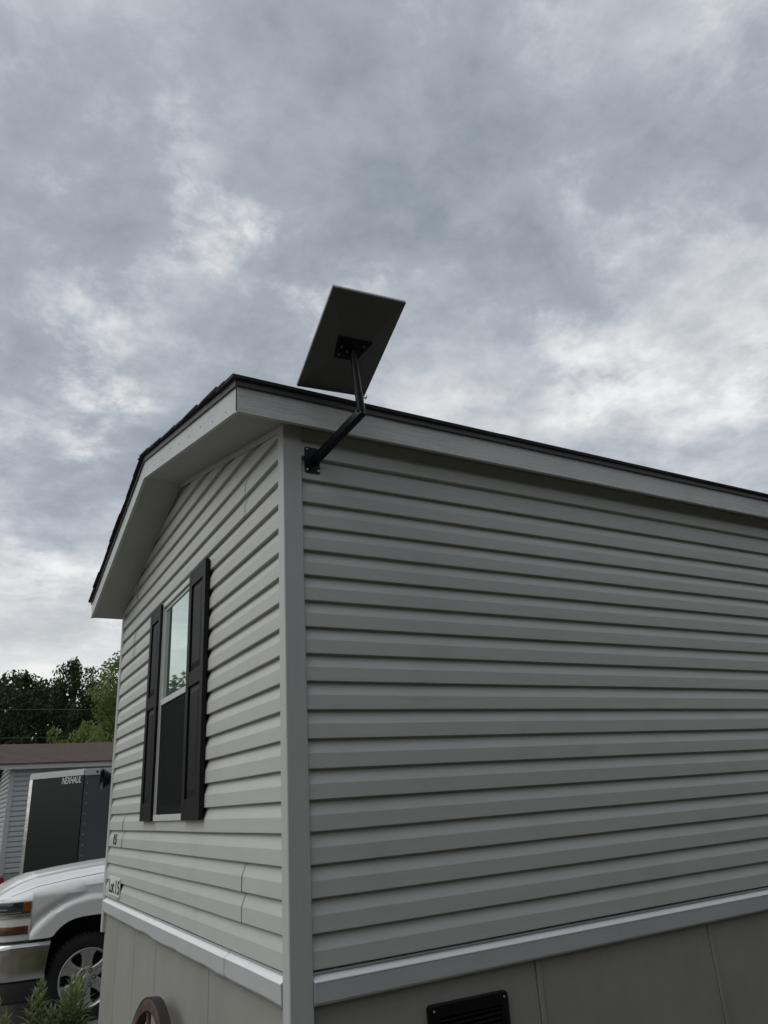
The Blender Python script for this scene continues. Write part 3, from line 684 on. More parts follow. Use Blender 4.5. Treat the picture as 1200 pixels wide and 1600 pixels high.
def plan_at(s):                              # s = index position along PLAN
    i = min(int(s), len(PLAN)-2); t = s-i; a, c = PLAN[i], PLAN[i+1]
    return Vector((a[0]+(c[0]-a[0])*t, a[1]+(c[1]-a[1])*t))
def plan_n(s):
    d = plan_at(min(s+0.3, len(PLAN)-1)) - plan_at(max(s-0.3, 0)); nn = Vector((d.y, -d.x)); 
    return -nn.normalized() if nn.dot(Vector((1, 1))) > 0 else nn.normalized()
def strip(s0, s1, prof, n=24, mirror=False):
    """sweep (w, offset) profile round the nose from plan position s0 to s1"""
    rows = []
    for i in range(n+1):
        s_ = s0+(s1-s0)*i/n; p = plan_at(s_); q = plan_n(s_); row = []
        for w, off in prof:
            v = p + q*off
            row.append((v.x, (TW-v.y) if mirror else v.y, w))
        rows.append(row)
    return rows
def hood_edge(u): return interp(u, [(0.08, 1.165), (0.17, 1.19), (0.28, 1.222), (0.45, 1.270), (0.75, 1.308), (1.06, 1.335), (1.75, 1.375)])
def crown(v): 
    v = min(v, TW-v); return interp(v, [(0.13, 0.0), (0.24, 0.012), (0.36, 0.052), (0.42, 0.060), (0.56, 0.060), (0.72, 0.078), (1.015, 0.090)])
def plan_u(v):
    v = min(v, TW-v)
    for (a, c), (d_, e_) in zip(PLAN, PLAN[1:]):
        if c <= v <= e_: return a+(d_-a)*(v-c)/(e_-c)
    return 0.0
rows = []
for i in range(21):                          # hood skin
    t = i/20; row = []
    for j in range(41):
        v = 0.142+(TW-0.284)*j/40; u0 = plan_u(v)+0.03; u = u0+(1.55-u0)*(t**1.25)
        w = hood_edge(u) + crown(v)*sstep(-0.05, 0.35, u-u0+0.05) - 0.03*(1-sstep(0, 0.07, u-u0))
        row.append((u, v, w))
    rows.append(row)
hood = tp('hood', MB().grid(rows), M['paint_white'], smooth=True)
def arch(u):
    t = abs(u-1.0)/0.49
    return 0.38 + 0.587*max(0.0, 1-t**3.2)**0.4545 if t < 1 else 0.0
for mir in (False, True):
    rows = []
    us = [0.405+0.03*k for k in range(46)]
    for u in us:
        wb = max(arch(u), 0.815 if u < 1.0 else 0.46); row = []
        ws = [wb + (1.19-wb)*k/14 for k in range(15)]
        for k, w in enumerate(ws):
            d_ = math.hypot(u-1.0, (w-0.39)*1.02); v = interp(u, [(0.40, 0.018), (0.5, 0.004), (0.62, 0.0), (3, 0.0)])
            v += -0.040 + 0.050*sstep(0.735, 0.795, d_) - 0.026*sstep(0.815, 0.845, d_)*sstep(0.9, 1.1, w) - 0.010*sstep(0.80, 0.84, d_)*(1-sstep(0.9, 1.1, w))
            row.append((u, v, w))
        row = [(u, row[0][1]+0.09, wb+0.004), (u, row[0][1]+0.012, wb)] + row
        e_ = hood_edge(u)
        row += [(u, row[-1][1]+0.006, 1.19+0.18*(e_-1.19)), (u, 0.012, 1.19+0.42*(e_-1.19)), (u, 0.040, 1.19+0.72*(e_-1.19)), (u, 0.085, e_-0.012), (u, 0.122, e_-0.002), (u, 0.128, e_-0.006), (u, 0.130, e_-0.05)]
        rows.append([(a, TW-c if mir else c, w) for a, c, w in row])
    cap_rows = []
    for k in range(13):
        u = 0.125+0.285*k/12
        v0 = [a[1]+(c[1]-a[1])*(a[0]-u)/(a[0]-c[0]) for a, c in zip(PLAN, PLAN[1:]) if c[0] <= u <= a[0]][0]+0.004; e_ = hood_edge(u)
        cap_rows.append([(u, TW-v if mir else v, w) for v, w in ((v0+0.012, 1.150), (v0, 1.168), (v0+0.25*(0.131-v0), 1.185+0.35*(e_-1.185)), (v0+0.6*(0.131-v0), 1.19+0.7*(e_-1.19)), (0.1375, e_-0.002))])
    tp('fender', MB().grid(rows).grid(cap_rows), M['paint_white'], smooth=True)
    S1 = len(PLAN)-1
    nose = tp('front_panel', MB().grid(strip(1.95, S1, [(0.80, -0.012), (0.83, 0.0), (1.0, 0.006), (1.160, 0.0), (1.172, -0.010), (1.176, -0.09)], 30, mir)), M['paint_white'], smooth=True)
    hl = tp('headlight', MB().grid(strip(2.05, 8.2, [(1.045, 0.004), (1.05, 0.012), (1.10, 0.016), (1.15, 0.012), (1.155, 0.004)], 24, mir)), M['lamp_dark'], smooth=True)
    tp('marker_lamp', MB().grid(strip(2.10, 3.05, [(1.066, 0.012), (1.07, 0.0165), (1.11, 0.019), (1.148, 0.0165), (1.152, 0.012)], 8, mir)), M['amber'], hl, smooth=True)
    tp('reflector', MB().grid(strip(3.2, 7.8, [(1.056, 0.012), (1.058, 0.0195), (1.066, 0.0205), (1.068, 0.012)], 12, mir)), M['chrome'], hl, smooth=True)
    tp('reflector', MB().grid(strip(4.9, 6.6, [(1.085, 0.012), (1.088, 0.0195), (1.098, 0.0205), (1.10, 0.012)], 12, mir)), M['chrome'], hl, smooth=True)
    tp('lamp_bezel', MB().grid(strip(2.02, 8.6, [(1.012, 0.0), (1.016, 0.018), (1.036, 0.018), (1.042, 0.004)], 24, mir)), M['chrome'], hl, smooth=True)
    tp('turn_lamp', MB().grid(strip(2.2, 8.0, [(0.884, 0.004), (0.887, 0.012), (0.915, 0.014), (0.938, 0.010), (0.942, 0.004)], 24, mir)), M['amber_dim'], hl, smooth=True)
    tp('turn_lamp_shade', MB().grid(strip(2.2, 8.0, [(0.868, 0.004), (0.87, 0.015), (0.886, 0.014), (0.888, 0.004)], 24, mir)), M['black_plastic'], hl, smooth=True)
    tp('bumper_gap', MB().grid(strip(0.45, S1, [(0.79, -0.03), (0.795, -0.004), (0.812, -0.004), (0.818, -0.03)], 30, mir)), M['black_plastic'], smooth=True)
    bp_rows = strip(0.15, S1, [(0.800, -0.05), (0.797, 0.0), (0.785, 0.030), (0.760, 0.045), (0.735, 0.044), (0.715, 0.034), (0.62, 0.030), (0.50, 0.022), (0.475, 0.010), (0.462, -0.03)], 36, mir)
    for r_i, sl_ in ((0, 1.0), (1, 0.7), (2, 0.4)):
        bp_rows[r_i] = [(x-0.11*(0.80-w)*sl_, y, w) for x, y, w in bp_rows[r_i]]
    tp('bumper', MB().grid(bp_rows), M['chrome'], smooth=True)
    tp('air_dam', MB().grid(strip(1.0, S1, [(0.47, -0.03), (0.455, -0.004), (0.40, 0.0), (0.30, -0.012), (0.275, -0.05)], 30, mir)), M['black_plastic'], smooth=True)
    fg = tp('fog_lamp_slot', MB().grid(strip(5.2, 5.95, [(0.55, 0.020), (0.56, 0.034), (0.66, 0.038), (0.675, 0.030)], 8, mir)), M['chrome'], smooth=True)
    tp('slot_opening', MB().grid(strip(5.35, 5.72, [(0.58, 0.030), (0.585, 0.0385), (0.66, 0.0405), (0.667, 0.032)], 6, mir)), M['black_plastic'], fg)
tp('grille', MB().grid(strip(8.65, 10, [(0.83, 0.004), (0.835, 0.02), (1.15, 0.024), (1.16, 0.004)], 12, False)).grid(strip(8.65, 10, [(0.83, 0.004), (0.835, 0.02), (1.15, 0.024), (1.16, 0.004)], 12, True)), M['black_plastic'])
tp('grille_bar', MB().grid(strip(8.2, 10, [(1.01, 0.02), (1.015, 0.035), (1.045, 0.035), (1.05, 0.02)], 12, False)).grid(strip(8.2, 10, [(1.01, 0.02), (1.015, 0.035), (1.045, 0.035), (1.05, 0.02)], 12, True)), M['chrome'])
# cab, bed, underbody
def sections(st):
    """st: list of (u, [(v, w)...]) mirrored to a closed cross-section"""
    rows = []
    for u, half in st:
        rows.append([(u, v, w) for v, w in half] + [(u, TW-v, w) for v, w in reversed(half)])
    return rows
low = [(u, [(0.30, 0.42), (0.03, 0.44), (0.0, 0.60), (-0.005, 0.95), (0.015, 1.2), (0.05, 1.36)]) for u in (1.76, 2.4, 3.0, 3.7)]
mb = MB().grid(sections(low)); tp('cab_body', mb, M['paint_white'], smooth=True)
gh = [(1.45, [(0.16, 1.37), (0.18, 1.38)]), (1.75, [(0.09, 1.365), (0.14, 1.48)]), (2.25, [(0.06, 1.365), (0.235, 1.80)]), (2.55, [(0.06, 1.365), (0.26, 1.87)]), (3.5, [(0.06, 1.365), (0.26, 1.87)]), (3.72, [(0.06, 1.365), (0.25, 1.80)])]
tp('cab_glass', MB().grid(sections(gh)), M['glass_car'], smooth=True)
rf = [(2.22, [(0.225, 1.79), (0.30, 1.83)]), (2.5, [(0.235, 1.84), (0.30, 1.895)]), (3.0, [(0.23, 1.85), (0.30, 1.91)]), (3.5, [(0.235, 1.84), (0.30, 1.90)]), (3.74, [(0.22, 1.78), (0.30, 1.84)])]
tp('cab_roof', MB().grid(sections(rf)), M['paint_white'], smooth=True)
for u in (2.95,):
    for mir in (0, 1):
        pts = [(0.055, 1.36), (0.252, 1.85)]
        V = [((u-0.06, v, w)) for v, w in pts] + [((u+0.06, v, w)) for v, w in pts]
        tp('door_pillar', MB().add([(x, TW-v+0.004 if mir else v-0.004, w) for x, v, w in V], [(0, 1, 3, 2)]), M['black_plastic'])
def rear_arch(u):
    t = abs(u-4.64)/0.47
    return 0.38 + 0.57*max(0.0, 1-t**3.0)**0.4545 if t < 1 else 0.0
for mir in (0, 1):
    rows = []
    for k in range(70):
        u = 3.75+0.03*k; wb = max(0.5, rear_arch(u))
        row = [(u, 0.08, wb)] + [(u, -0.03*(1-sstep(0.7, 0.8, math.hypot(u-4.64, w-0.39))), w) for w in [wb+(1.30-wb)*i/8 for i in range(9)]] + [(u, 0.03, 1.40), (u, 0.09, 1.40), (u, 0.09, 0.9)]
        rows.append([(a, TW-c if mir else c, w) for a, c, w in row])
    tp('bed_side', MB().grid(rows), M['paint_white'], smooth=True)
tp('tailgate', MB().box(5.76, 5.83, 0.04, TW-0.04, 0.62, 1.40), M['paint_white'], bevel=0.01)
tp('bed_floor', MB().box(3.76, 5.75, 0.1, TW-0.1, 0.86, 0.90).box(3.705, 3.755, 0.05, TW-0.05, 0.5, 1.40), M['black_plastic'])
tp('underbody', MB().box(0.45, 5.6, 0.42, TW-0.42, 0.36, 0.80).box(0.50, 0.55, 0.1, TW-0.1, 0.48, 0.79).box(0.5, 1.6, 0.36, 0.415, 0.45, 1.15).box(0.5, 1.6, TW-0.415, TW-0.36, 0.45, 1.15), M['dark_gap'])
tp('wheel_well', MB().grid([[(1.0+0.50*math.cos(t), v, 0.39+0.60*math.sin(t)) for v in (0.06, 0.4)] for t in [math.pi*k/16 for k in range(17)]]).grid([[(1.0+0.50*math.cos(t), TW-v, 0.39+0.60*math.sin(t)) for v in (0.06, 0.4)] for t in [math.pi*k/16 for k in range(17)]]), M['dark_gap'])
# door mirrors
for mir in (0, 1):
    y0 = TW+0.02 if mir else -0.24
    mr = tp('door_mirror', MB().box(1.86, 1.96, y0, y0+0.22, 1.36, 1.60), M['black_plastic'], bevel=0.03, smooth=True)
    tp('mirror_arm', MB().box(1.90, 1.94, y0+(-0.05 if mir else 0.221), y0+(-0.001 if mir else 0.29), 1.38, 1.44), M['black_plastic'], mr)
# wheels
def wheel(u, v, side, R0=0.400):
    w = empty('wheel', (u, v, R0)); w.parent = truck
    if side: w.rotation_euler = (0, 0, math.pi)
    t = MB().lathe([(0.262, 0.03), (0.272, 0.012), (0.30, 0.002), (0.345, 0.0), (0.375, 0.012), (0.394, 0.035), (0.40, 0.06), (0.40, 0.23), (0.39, 0.255), (0.34, 0.27), (0.262, 0.26)], 56, 'Y').done('tyre', M['tyre'], w, smooth=True)
    kn = MB()
    for k in range(56):
        a = 2*math.pi*k/56; ca, sa = math.cos(a), math.sin(a)
        for r0, r1, y0, y1 in ((0.378, 0.4045, 0.018, 0.075), (0.398, 0.405, 0.10, 0.19)):
            da = 0.032
            V = []
            for aa, rr, yy in ((a-da, r0, y0), (a+da, r0, y0), (a+da, r0, y1), (a-da, r0, y1), (a-da, r1, y0+0.01), (a+da, r1, y0+0.01), (a+da, r1, y1), (a-da, r1, y1)): V.append((rr*math.cos(aa), yy, rr*math.sin(aa)))
            kn.add(V, BF)
    kn.done('tread', M['tyre'], w)
    MB().lathe([(0.268, 0.028), (0.270, 0.016), (0.262, 0.012), (0.250, 0.020), (0.240, 0.045), (0.235, 0.16), (0.0, 0.165)], 48, 'Y').done('rim', M['rim'], w, smooth=True)
    MB().lathe([(0.232, 0.12), (0.0, 0.12)], 32, 'Y').done('brake_shade', M['dark_gap'], w)
    MB().lathe([(0.0, 0.016), (0.028, 0.018), (0.036, 0.026), (0.092, 0.032), (0.105, 0.045), (0.105, 0.06), (0, 0.06)], 36, 'Y').done('hub_disc', M['rim'], w, smooth=True)
    for k in range(6):
        a = R(60*k+90)
        def pt(r, off, y):
            return (r*math.cos(a)-off*math.sin(a), y, r*math.sin(a)+off*math.cos(a))
        prof = [(0.085, 0.050, 0.036), (0.15, 0.047, 0.030), (0.20, 0.056, 0.026), (0.238, 0.088, 0.022), (0.252, 0.104, 0.022)]
        rows = []
        for r, h, y in prof: rows.append([pt(r, -h-0.006, y+0.05), pt(r, -h, y+0.006), pt(r, -h+0.008, y), pt(r, -0.013, y), pt(r, -0.011, y+0.007), pt(r, 0.011, y+0.007), pt(r, 0.013, y), pt(r, h-0.008, y), pt(r, h, y+0.006), pt(r, h+0.006, y+0.05)])
        MB().grid(rows).done('spoke', M['rim'], w)
        a = R(60*k+60)
        c = (0.070*math.cos(a), 0, 0.070*math.sin(a))
        MB().lathe([(0.020, 0.030), (0.020, 0.0255), (0.015, 0.0255), (0.0145, 0.034)], 12, 'Y', c).done('lug_well', M['dark_gap'], w)
        MB().lathe([(0.0, 0.010), (0.008, 0.011), (0.011, 0.016), (0.0115, 0.032)], 6, 'Y', c).done('lug_nut', M['chrome'], w)
    return w
wheel(0.975, 0.02, 0); wheel(4.64, 0.02, 0); wheel(0.975, TW-0.02, 1); wheel(4.64, TW-0.02, 1)

# ------------------------------------------------------------------ enclosed trailer with a V nose
M['trailer_black'] = mat('gloss_black_trailer', (0.006, 0.007, 0.008), 0.24, spec=0.3, var=0.15, vscale=2, bump=0.12, bscale=2.5)
M['trailer_grey'] = mat('charcoal_trailer', (0.055, 0.056, 0.062), 0.32, var=0.08, vscale=2, bump=0.1, bscale=2.5)
M['alu'] = mat('aluminium_trim', (0.45, 0.46, 0.46), 0.38, metal=0.55, var=0.06, vscale=9, bump=0.5, bscale=12)
M['alu_shiny'] = mat('bright_corner_trim', (0.7, 0.7, 0.7), 0.12, metal=0.9, var=0.15, vscale=14, bump=1.0, bscale=9)
trl = empty('cargo_trailer', (0.573, 9.941, GZ), label='black and charcoal V nose cargo trailer with aluminium top trim behind the truck', cat='trailer')
dl = Vector((-0.609, 0.793)); dr = Vector((0.978, -0.208)); ax = (dl+dr).normalized()
Tp = Vector((0, 0)); Lp = dl*1.15; Rp = dr*1.15; Lb = Lp+ax*3.8; Rb = Rp+ax*3.8
ZB, ZT = 0.50, 2.60
def prism(poly, z0, z1):
    n = len(poly); V = [(p.x, p.y, z0) for p in poly] + [(p.x, p.y, z1) for p in poly]
    return V, [tuple(range(n)), tuple(range(n, 2*n))] + [(i, (i+1) % n, n+(i+1) % n, n+i) for i in range(n)]
cen = (Lp+Rp+Lb+Rb)/4
def shrink(p, k): return p + (cen-p)*k
poly = [shrink(p, 0.008) for p in (Tp, Rp, Rb, Lb, Lp)]
tb = MB().add(*prism(poly, ZB, ZT-0.005)).done('trailer_body', M['trailer_grey'], trl)
def sheet(p, q, z0, z1, off0, off1, mt, name, n=1, wob=0.0, parent=trl):
    d = (q-p).normalized(); nn = Vector((d.y, -d.x))
    if nn.dot(p+q-2*cen) < 0: nn = -nn
    rows = []
    for i in range(n+1):
        for_row = []
        a = p+(q-p)*i/n
        z = None
        for off, zz in ((off0, z0), (off1, z0), (off1, z1), (off0, z1)):
            v = a+nn*off; for_row.append((v.x, v.y, zz))
        rows.append(for_row)
    mb = MB().grid(rows, closed=True); mb.F += [(0, 1, 2, 3), tuple(4*n+j for j in range(4))]
    return mb.done(name, mt, parent)
sheet(Lp*0.98, dl*0.004, ZB+0.02, ZT-0.076, 0.0, 0.012, M['trailer_black'], 'nose_panel')
sheet(dr*0.004, Rp*0.98, ZB+0.02, ZT-0.081, 0.0, 0.012, M['trailer_grey'], 'nose_panel')
sheet(Lp*1.0, dl*0.002, ZT-0.075, ZT, 0.0, 0.020, M['alu'], 'top_trim')
sheet(dr*0.002, Rp*1.0, ZT-0.080, ZT+0.012, 0.0, 0.022, M['alu'], 'top_trim')
sheet(Rp, Rb, ZT-0.11, ZT, 0.0, 0.02, M['alu'], 'top_trim'); sheet(Lp, Lb, ZT-0.11, ZT, 0.0, 0.02, M['alu'], 'top_trim')
rp_ = MB().add(*prism([Tp, Rp, Rb, Lb, Lp], ZT+0.002, ZT+0.02)).done('roof_sheet', M['alu'], trl)
sheet(Lp*1.0, Lp*0.945, ZB, ZT-0.077, 0.0, 0.018, M['alu_shiny'], 'corner_trim')
sheet(Lp, Lp+ax*0.06, ZB, ZT-0.077, 0.0, 0.018, M['alu_shiny'], 'corner_trim')
nr = Vector((dr.y, -dr.x)); nr = nr if nr.dot(-cen) > 0 else -nr
scr = MB().lathe([(0, 0.005), (0.006, 0.004), (0.008, 0.0)], 6, 'Z').done('screw', M['alu'], None); scrme = scr.data; bpy.data.objects.remove(scr)
for k in range(14):
    p = dr*0.05+nr*0.0125
    inst('screw', scrme, trl, (p.x, p.y, ZB+0.1+0.15*k), (R(90), 0, math.atan2(nr.y, nr.x)+R(90)))
for k in range(6):
    p = dr*(0.08+0.18*k)+nr*0.0225; inst('screw', scrme, trl, (p.x, p.y, ZT-0.03), (R(90), 0, math.atan2(nr.y, nr.x)+R(90)))
nl = Vector((dl.y, -dl.x)); nl = nl if nl.dot(-cen) > 0 else -nl
for k in range(6):
    p = dl*(0.10+0.2*k)+nl*0.0205; inst('screw', scrme, trl, (p.x, p.y, ZT-0.04), (R(90), 0, math.atan2(nl.y, nl.x)+R(90)))
p = dr*0.19+nr*0.0225
o = MB().lathe([(0, 0.014), (0.018, 0.012), (0.022, 0.0)], 14, 'Z').done('clearance_lamp', M['lamp_dark'], trl, smooth=True); o.location = (p.x, p.y, ZT-0.035); o.rotation_euler = (R(90), 0, math.atan2(nr.y, nr.x)+R(90))
M['decal'] = mat('decal_silver', (0.55, 0.56, 0.57), 0.4, var=0.03)
tm = text_mesh('NEXHAUL', 0.15, 0.001, 0.30, 0.0015); tm.materials.append(M['decal'])
xs = [v.co.x for v in tm.vertices]; wt = max(xs)-min(xs)
p = dl*0.46+nl*0.0135
inst('lettering', tm, trl, (p.x, p.y, ZT-0.185), (R(90), 0, math.atan2(-dl.y, -dl.x)), (0.40/wt, 0.95, 1))
for sd, base in ((1, Rp), (-1, Lp)):
    for k in (0, 1):
        c = base+ax*(1.6+0.8*k)
        o = MB().lathe([(0, -0.1), (0.2, -0.1), (0.34, -0.08), (0.34, 0.08), (0.2, 0.1), (0, 0.1)], 28, 'Y').done('wheel', M['tyre'], trl, smooth=True)
        nn = Vector((ax.y, -ax.x))*sd
        o.location = (c.x-nn.x*0.05, c.y-nn.y*0.05, 0.34); o.rotation_euler = (0, 0, math.atan2(ax.y, ax.x))
MB().tube([(Tp.x, Tp.y, 0.45), (Tp.x-ax.x*1.0, Tp.y-ax.y*1.0, 0.45)], 0.05, 8).tube([(Tp.x-ax.x*0.9, Tp.y-ax.y*0.9, 0.0), (Tp.x-ax.x*0.9, Tp.y-ax.y*0.9, 0.9)], 0.035, 8).done('hitch', M['black_steel'], trl)

# ------------------------------------------------------------------ hatchback seen at the left edge
M['car_silver'] = mat('silver_car_paint', (0.40, 0.41, 0.42), 0.3, metal=0.3, var=0.02, coat=0.5)
car = empty('parked_car', (-1.15, 12.3, GZ), label='silver car with red tail lamp at the left edge behind the truck hood', cat='car')
CW = 0.90
st = []
for y, zb, zsill, zr, wr in ((0.0, 0.35, 0.92, 0.98, 0.80), (0.08, 0.30, 1.02, 1.22, 0.74), (0.35, 0.28, 1.05, 1.48, 0.66), (1.0, 0.27, 1.05, 1.60, 0.64), (2.2, 0.27, 1.02, 1.58, 0.64), (2.9, 0.27, 0.99, 1.30, 0.68), (3.3, 0.27, 0.96, 1.04, 0.76), (4.2, 0.32, 0.80, 0.84, 0.72)):
    half = [(0.5, zb), (CW-0.05, zb+0.03), (CW, 0.6), (CW-0.02, zsill-0.08), (CW-0.07, zsill), (wr+0.03, zr-0.06), (wr-0.1, zr), (0.2, zr+0.02)]
    st.append([(x, y, z) for x, z in half] + [(-x, y, z) for x, z in reversed(half)])
mb = MB().grid(st, closed=True); n = len(st[0]); mb.F += [tuple(range(n)), tuple((len(st)-1)*n+j for j in range(n))]
mb.done('car_body', M['car_silver'], car, smooth=True)
mb = MB()
mb.add([(-0.62, 0.055, 1.06), (0.62, 0.055, 1.06), (0.55, 0.30, 1.44), (-0.55, 0.30, 1.44)], [(0, 1, 2, 3)]).done('rear_window', M['glass_car'], car)
for s_ in (-1, 1):
    MB().add([(s_*0.835, 0.35, 1.08), (s_*0.835, 2.7, 1.06), (s_*0.69, 2.3, 1.50), (s_*0.69, 0.6, 1.50)], [(0, 1, 2, 3)]).done('side_window', M['glass_car'], car)
    MB().hexa([(s_*0.60, -0.03, 0.80), (s_*0.905, -0.01, 0.83), (s_*0.912, 0.30, 0.90), (s_*0.62, 0.10, 0.80), (s_*0.58, 0.00, 1.03), (s_*0.885, 0.02, 1.02), (s_*0.895, 0.26, 0.99), (s_*0.62, 0.10, 1.03)]).done('tail_lamp', M['red_lens'], car, bevel=0.01)
    for y in (0.75, 3.35):
        o = MB().lathe([(0, -0.1), (0.2, -0.1), (0.31, -0.08), (0.32, 0.0), (0.31, 0.08), (0, 0.1)], 28, 'X').done('wheel', M['tyre'], car, smooth=True); o.location = (s_*0.82, y, 0.32)
MB().box(-0.80, 0.80, -0.06, 0.1, 0.36, 0.62).done('rear_bumper', M['car_silver'], car, bevel=0.03)

# ------------------------------------------------------------------ neighbouring home
NX, NY = -0.02, 18.0
nb = empty('neighbour_home', (NX, NY, GZ), label='grey sided mobile home with brown shingle roof behind the trailer', cat='mobile home')
NE = 0.1143; nz0 = 0.78; NLEN, NWID = 15.0, 4.4
M['n_siding'] = mat('neighbour_siding', (0.36, 0.37, 0.37), 0.55, var=0.04)
M['n_roof'] = mat('neighbour_shingle', (0.085, 0.062, 0.055), 0.95, var=0.3, vscale=5, bump=0.6, bscale=40, stretch=(1, 4, 4), dirt=(0.055, 0.042, 0.04), dscale=2)
M['n_skirt'] = mat('neighbour_skirting', (0.25, 0.25, 0.24), 0.7)
NEAVE = 3.10
def np_(name, mb, mt, parent=nb, **kw): return mb.done(name, mt, parent, **kw)
core = np_('wall', MB().box(0.03, NLEN, 0.03, NWID, 0.0, NEAVE+0.05).add([(0.03, 0.03, NEAVE+0.05), (0.03, NWID, NEAVE+0.05), (0.03, NWID/2, NEAVE+0.62), (0.10, 0.03, NEAVE+0.05), (0.10, NWID, NEAVE+0.05), (0.10, NWID/2, NEAVE+0.62)], [(0, 1, 2), (3, 5, 4), (0, 3, 4, 1), (1, 4, 5, 2), (2, 5, 3, 0)]), M['n_siding'])
k = 0
while nz0+k*NE < NEAVE:
    zb = nz0+k*NE; zt_ = min(zb+NE, NEAVE+0.02)
    P = [(0.0295, zb+0.012), (0.0295, zb), (-0.004, zb), (0.0, zb+0.6*NE), (0.027, zt_-0.014), (0.0295, zt_)]
    np_('siding_panel', MB().grid([[(0.1, d, z) for d, z in P], [(NLEN, d, z) for d, z in P]]), M['n_siding'], core)
    np_('siding_panel', MB().grid([[(d, 0.1, z) for d, z in P], [(d, NWID, z) for d, z in P]]), M['n_siding'], core)
    k += 1
while nz0+k*NE < NEAVE+0.55:
    zb = nz0+k*NE; yl = max(0.05, (zb-NEAVE)/0.26)
    P = [(0.025, zb), (0.004, zb), (0.006, zb+0.55*NE), (0.024, zb+NE-0.004), (0.026, zb+NE)]
    if NWID-2*yl > 0.2: np_('siding_panel', MB().grid([[(d, yl, z) for d, z in P], [(d, NWID-yl, z) for d, z in P]]), M['n_siding'], core)
    k += 1
np_('corner_post', MB().box(-0.012, 0.10, -0.012, 0.029, nz0-0.05, NEAVE).box(-0.0125, 0.029, 0.0295, 0.10, nz0-0.05, NEAVE), M['n_siding'])
np_('skirting', MB().box(0.0, NLEN, 0.0, 0.029, 0, nz0-0.03).box(0.001, 0.029, 0.0295, NWID, 0, nz0-0.03), M['n_skirt'])
np_('fascia_board', MB().box(-0.28, NLEN+0.2, -0.20, -0.17, NEAVE, NEAVE+0.125), M['trim'])
np_('soffit_panel', MB().box(-0.27, NLEN+0.2, -0.169, 0.002, NEAVE+0.03, NEAVE+0.04), M['soffit'])
ry0, rzz0, ryp, rzp = -0.24, NEAVE+0.13, NWID/2, NEAVE+0.13+0.27*(NWID/2+0.24)
nroof = np_('roof', MB().add([(x, y, z) for x in (-0.32, NLEN+0.25) for y, z in ((ry0, rzz0-0.02), (ryp, rzp-0.02), (NWID+0.24, rzz0-0.02), (NWID+0.24, rzz0), (ryp, rzp), (ry0, rzz0))],
    [(0, 1, 4, 5), (1, 2, 3, 4), (6, 11, 10, 7), (7, 10, 9, 8), (0, 6, 7, 1), (1, 7, 8, 2), (5, 4, 10, 11), (4, 3, 9, 10), (0, 5, 11, 6), (2, 8, 9, 3)]), M['n_roof'])
for c in range(17):
    t0 = c/17; y = ry0+(ryp-ry0)*t0; z = rzz0+(rzp-rzz0)*t0; y2 = ry0+(ryp-ry0)*(t0+1.15/17); z2 = rzz0+(rzp-rzz0)*(t0+1.15/17)
    if c == 16: y2, z2 = ryp, rzp
    np_('shingle_course', MB().hexa([(-0.33, y, z+0.002), (NLEN+0.26, y, z+0.002), (NLEN+0.26, y2, z2+0.001), (-0.33, y2, z2+0.001), (-0.33, y, z+0.014), (NLEN+0.26, y, z+0.014), (NLEN+0.26, y2, z2+0.004), (-0.33, y2, z2+0.004)]), M['n_roof'], nroof)
for s0, s1, y0, y1 in ((0, 1, ry0, ryp), (1, 0, ryp, NWID+0.24)):
    za, zb_ = (rzz0, rzp) if s0 == 0 else (rzp, rzz0)
    np_('rake_board', MB().hexa([(-0.30, y0, za-0.15), (-0.28, y0, za-0.15), (-0.28, y1, zb_-0.15), (-0.30, y1, zb_-0.15), (-0.30, y0, za-0.022), (-0.28, y0, za-0.022), (-0.28, y1, zb_-0.022), (-0.30, y1, zb_-0.022)]), M['trim'])

# ------------------------------------------------------------------ utility line
up_w = mat('pole_wood', (0.10, 0.08, 0.065), 0.9, bump=0.5)
for i, x in enumerate((-30.0, 34.0)):
    p = empty('utility_pole', (x, 33.0, GZ), label='wooden utility pole at the %s end of the wires by the wood' % ('left' if i == 0 else 'right'), cat='utility pole', group='utility poles')
    MB().tube([(0, 0, 0), (0, 0, 8.2)], [0.15, 0.11], 10).done('pole', up_w, p)
    MB().box(-0.06, 0.06, -0.9, 0.9, 6.9, 7.02).done('crossarm', up_w, p)
wire_m = mat('wire', (0.05, 0.05, 0.05), 0.6)
for k, (y, z, zz) in enumerate(((33.0, 5.55, 5.35), (33.3, 6.75, 6.6))):
    pts = []
    for i in range(33):
        t = i/32; pts.append((-30+64*t, y, z + (zz-z)*t - 0.5*4*t*(1-t)))
    o = MB().tube(pts, 0.014, 5).done('power_line', wire_m); tag(o, ['lower thin wire strung in front of the dark wood', 'upper thin wire strung in front of the dark wood'][k], 'wire', 'wires by the wood')

# ------------------------------------------------------------------ trees
def leaf_mat(name, c0, c1, trans=0.35):
    mt = bpy.data.materials.new(name); mt.use_nodes = True; nt = mt.node_tree; N = nt.nodes.new; L = nt.links.new
    b_ = nt.nodes['Principled BSDF']; b_.inputs['Roughness'].default_value = 0.6; b_.inputs['Specular IOR Level'].default_value = 0.25
    g = N('ShaderNodeNewGeometry'); r_ = N('ShaderNodeValToRGB'); L(g.outputs['Random Per Island'], r_.inputs[0])
    r_.color_ramp.elements[0].color = c0 + (1,); r_.color_ramp.elements[1].color = c1 + (1,)
    L(r_.outputs[0], b_.inputs['Base Color'])
    t = N('ShaderNodeBsdfTranslucent'); L(r_.outputs[0], t.inputs[0]); mx = N('ShaderNodeMixShader'); mx.inputs[0].default_value = trans
    L(b_.outputs[0], mx.inputs[1]); L(t.outputs[0], mx.inputs[2]); L(mx.outputs[0], nt.nodes['Material Output'].inputs[0])
    return mt
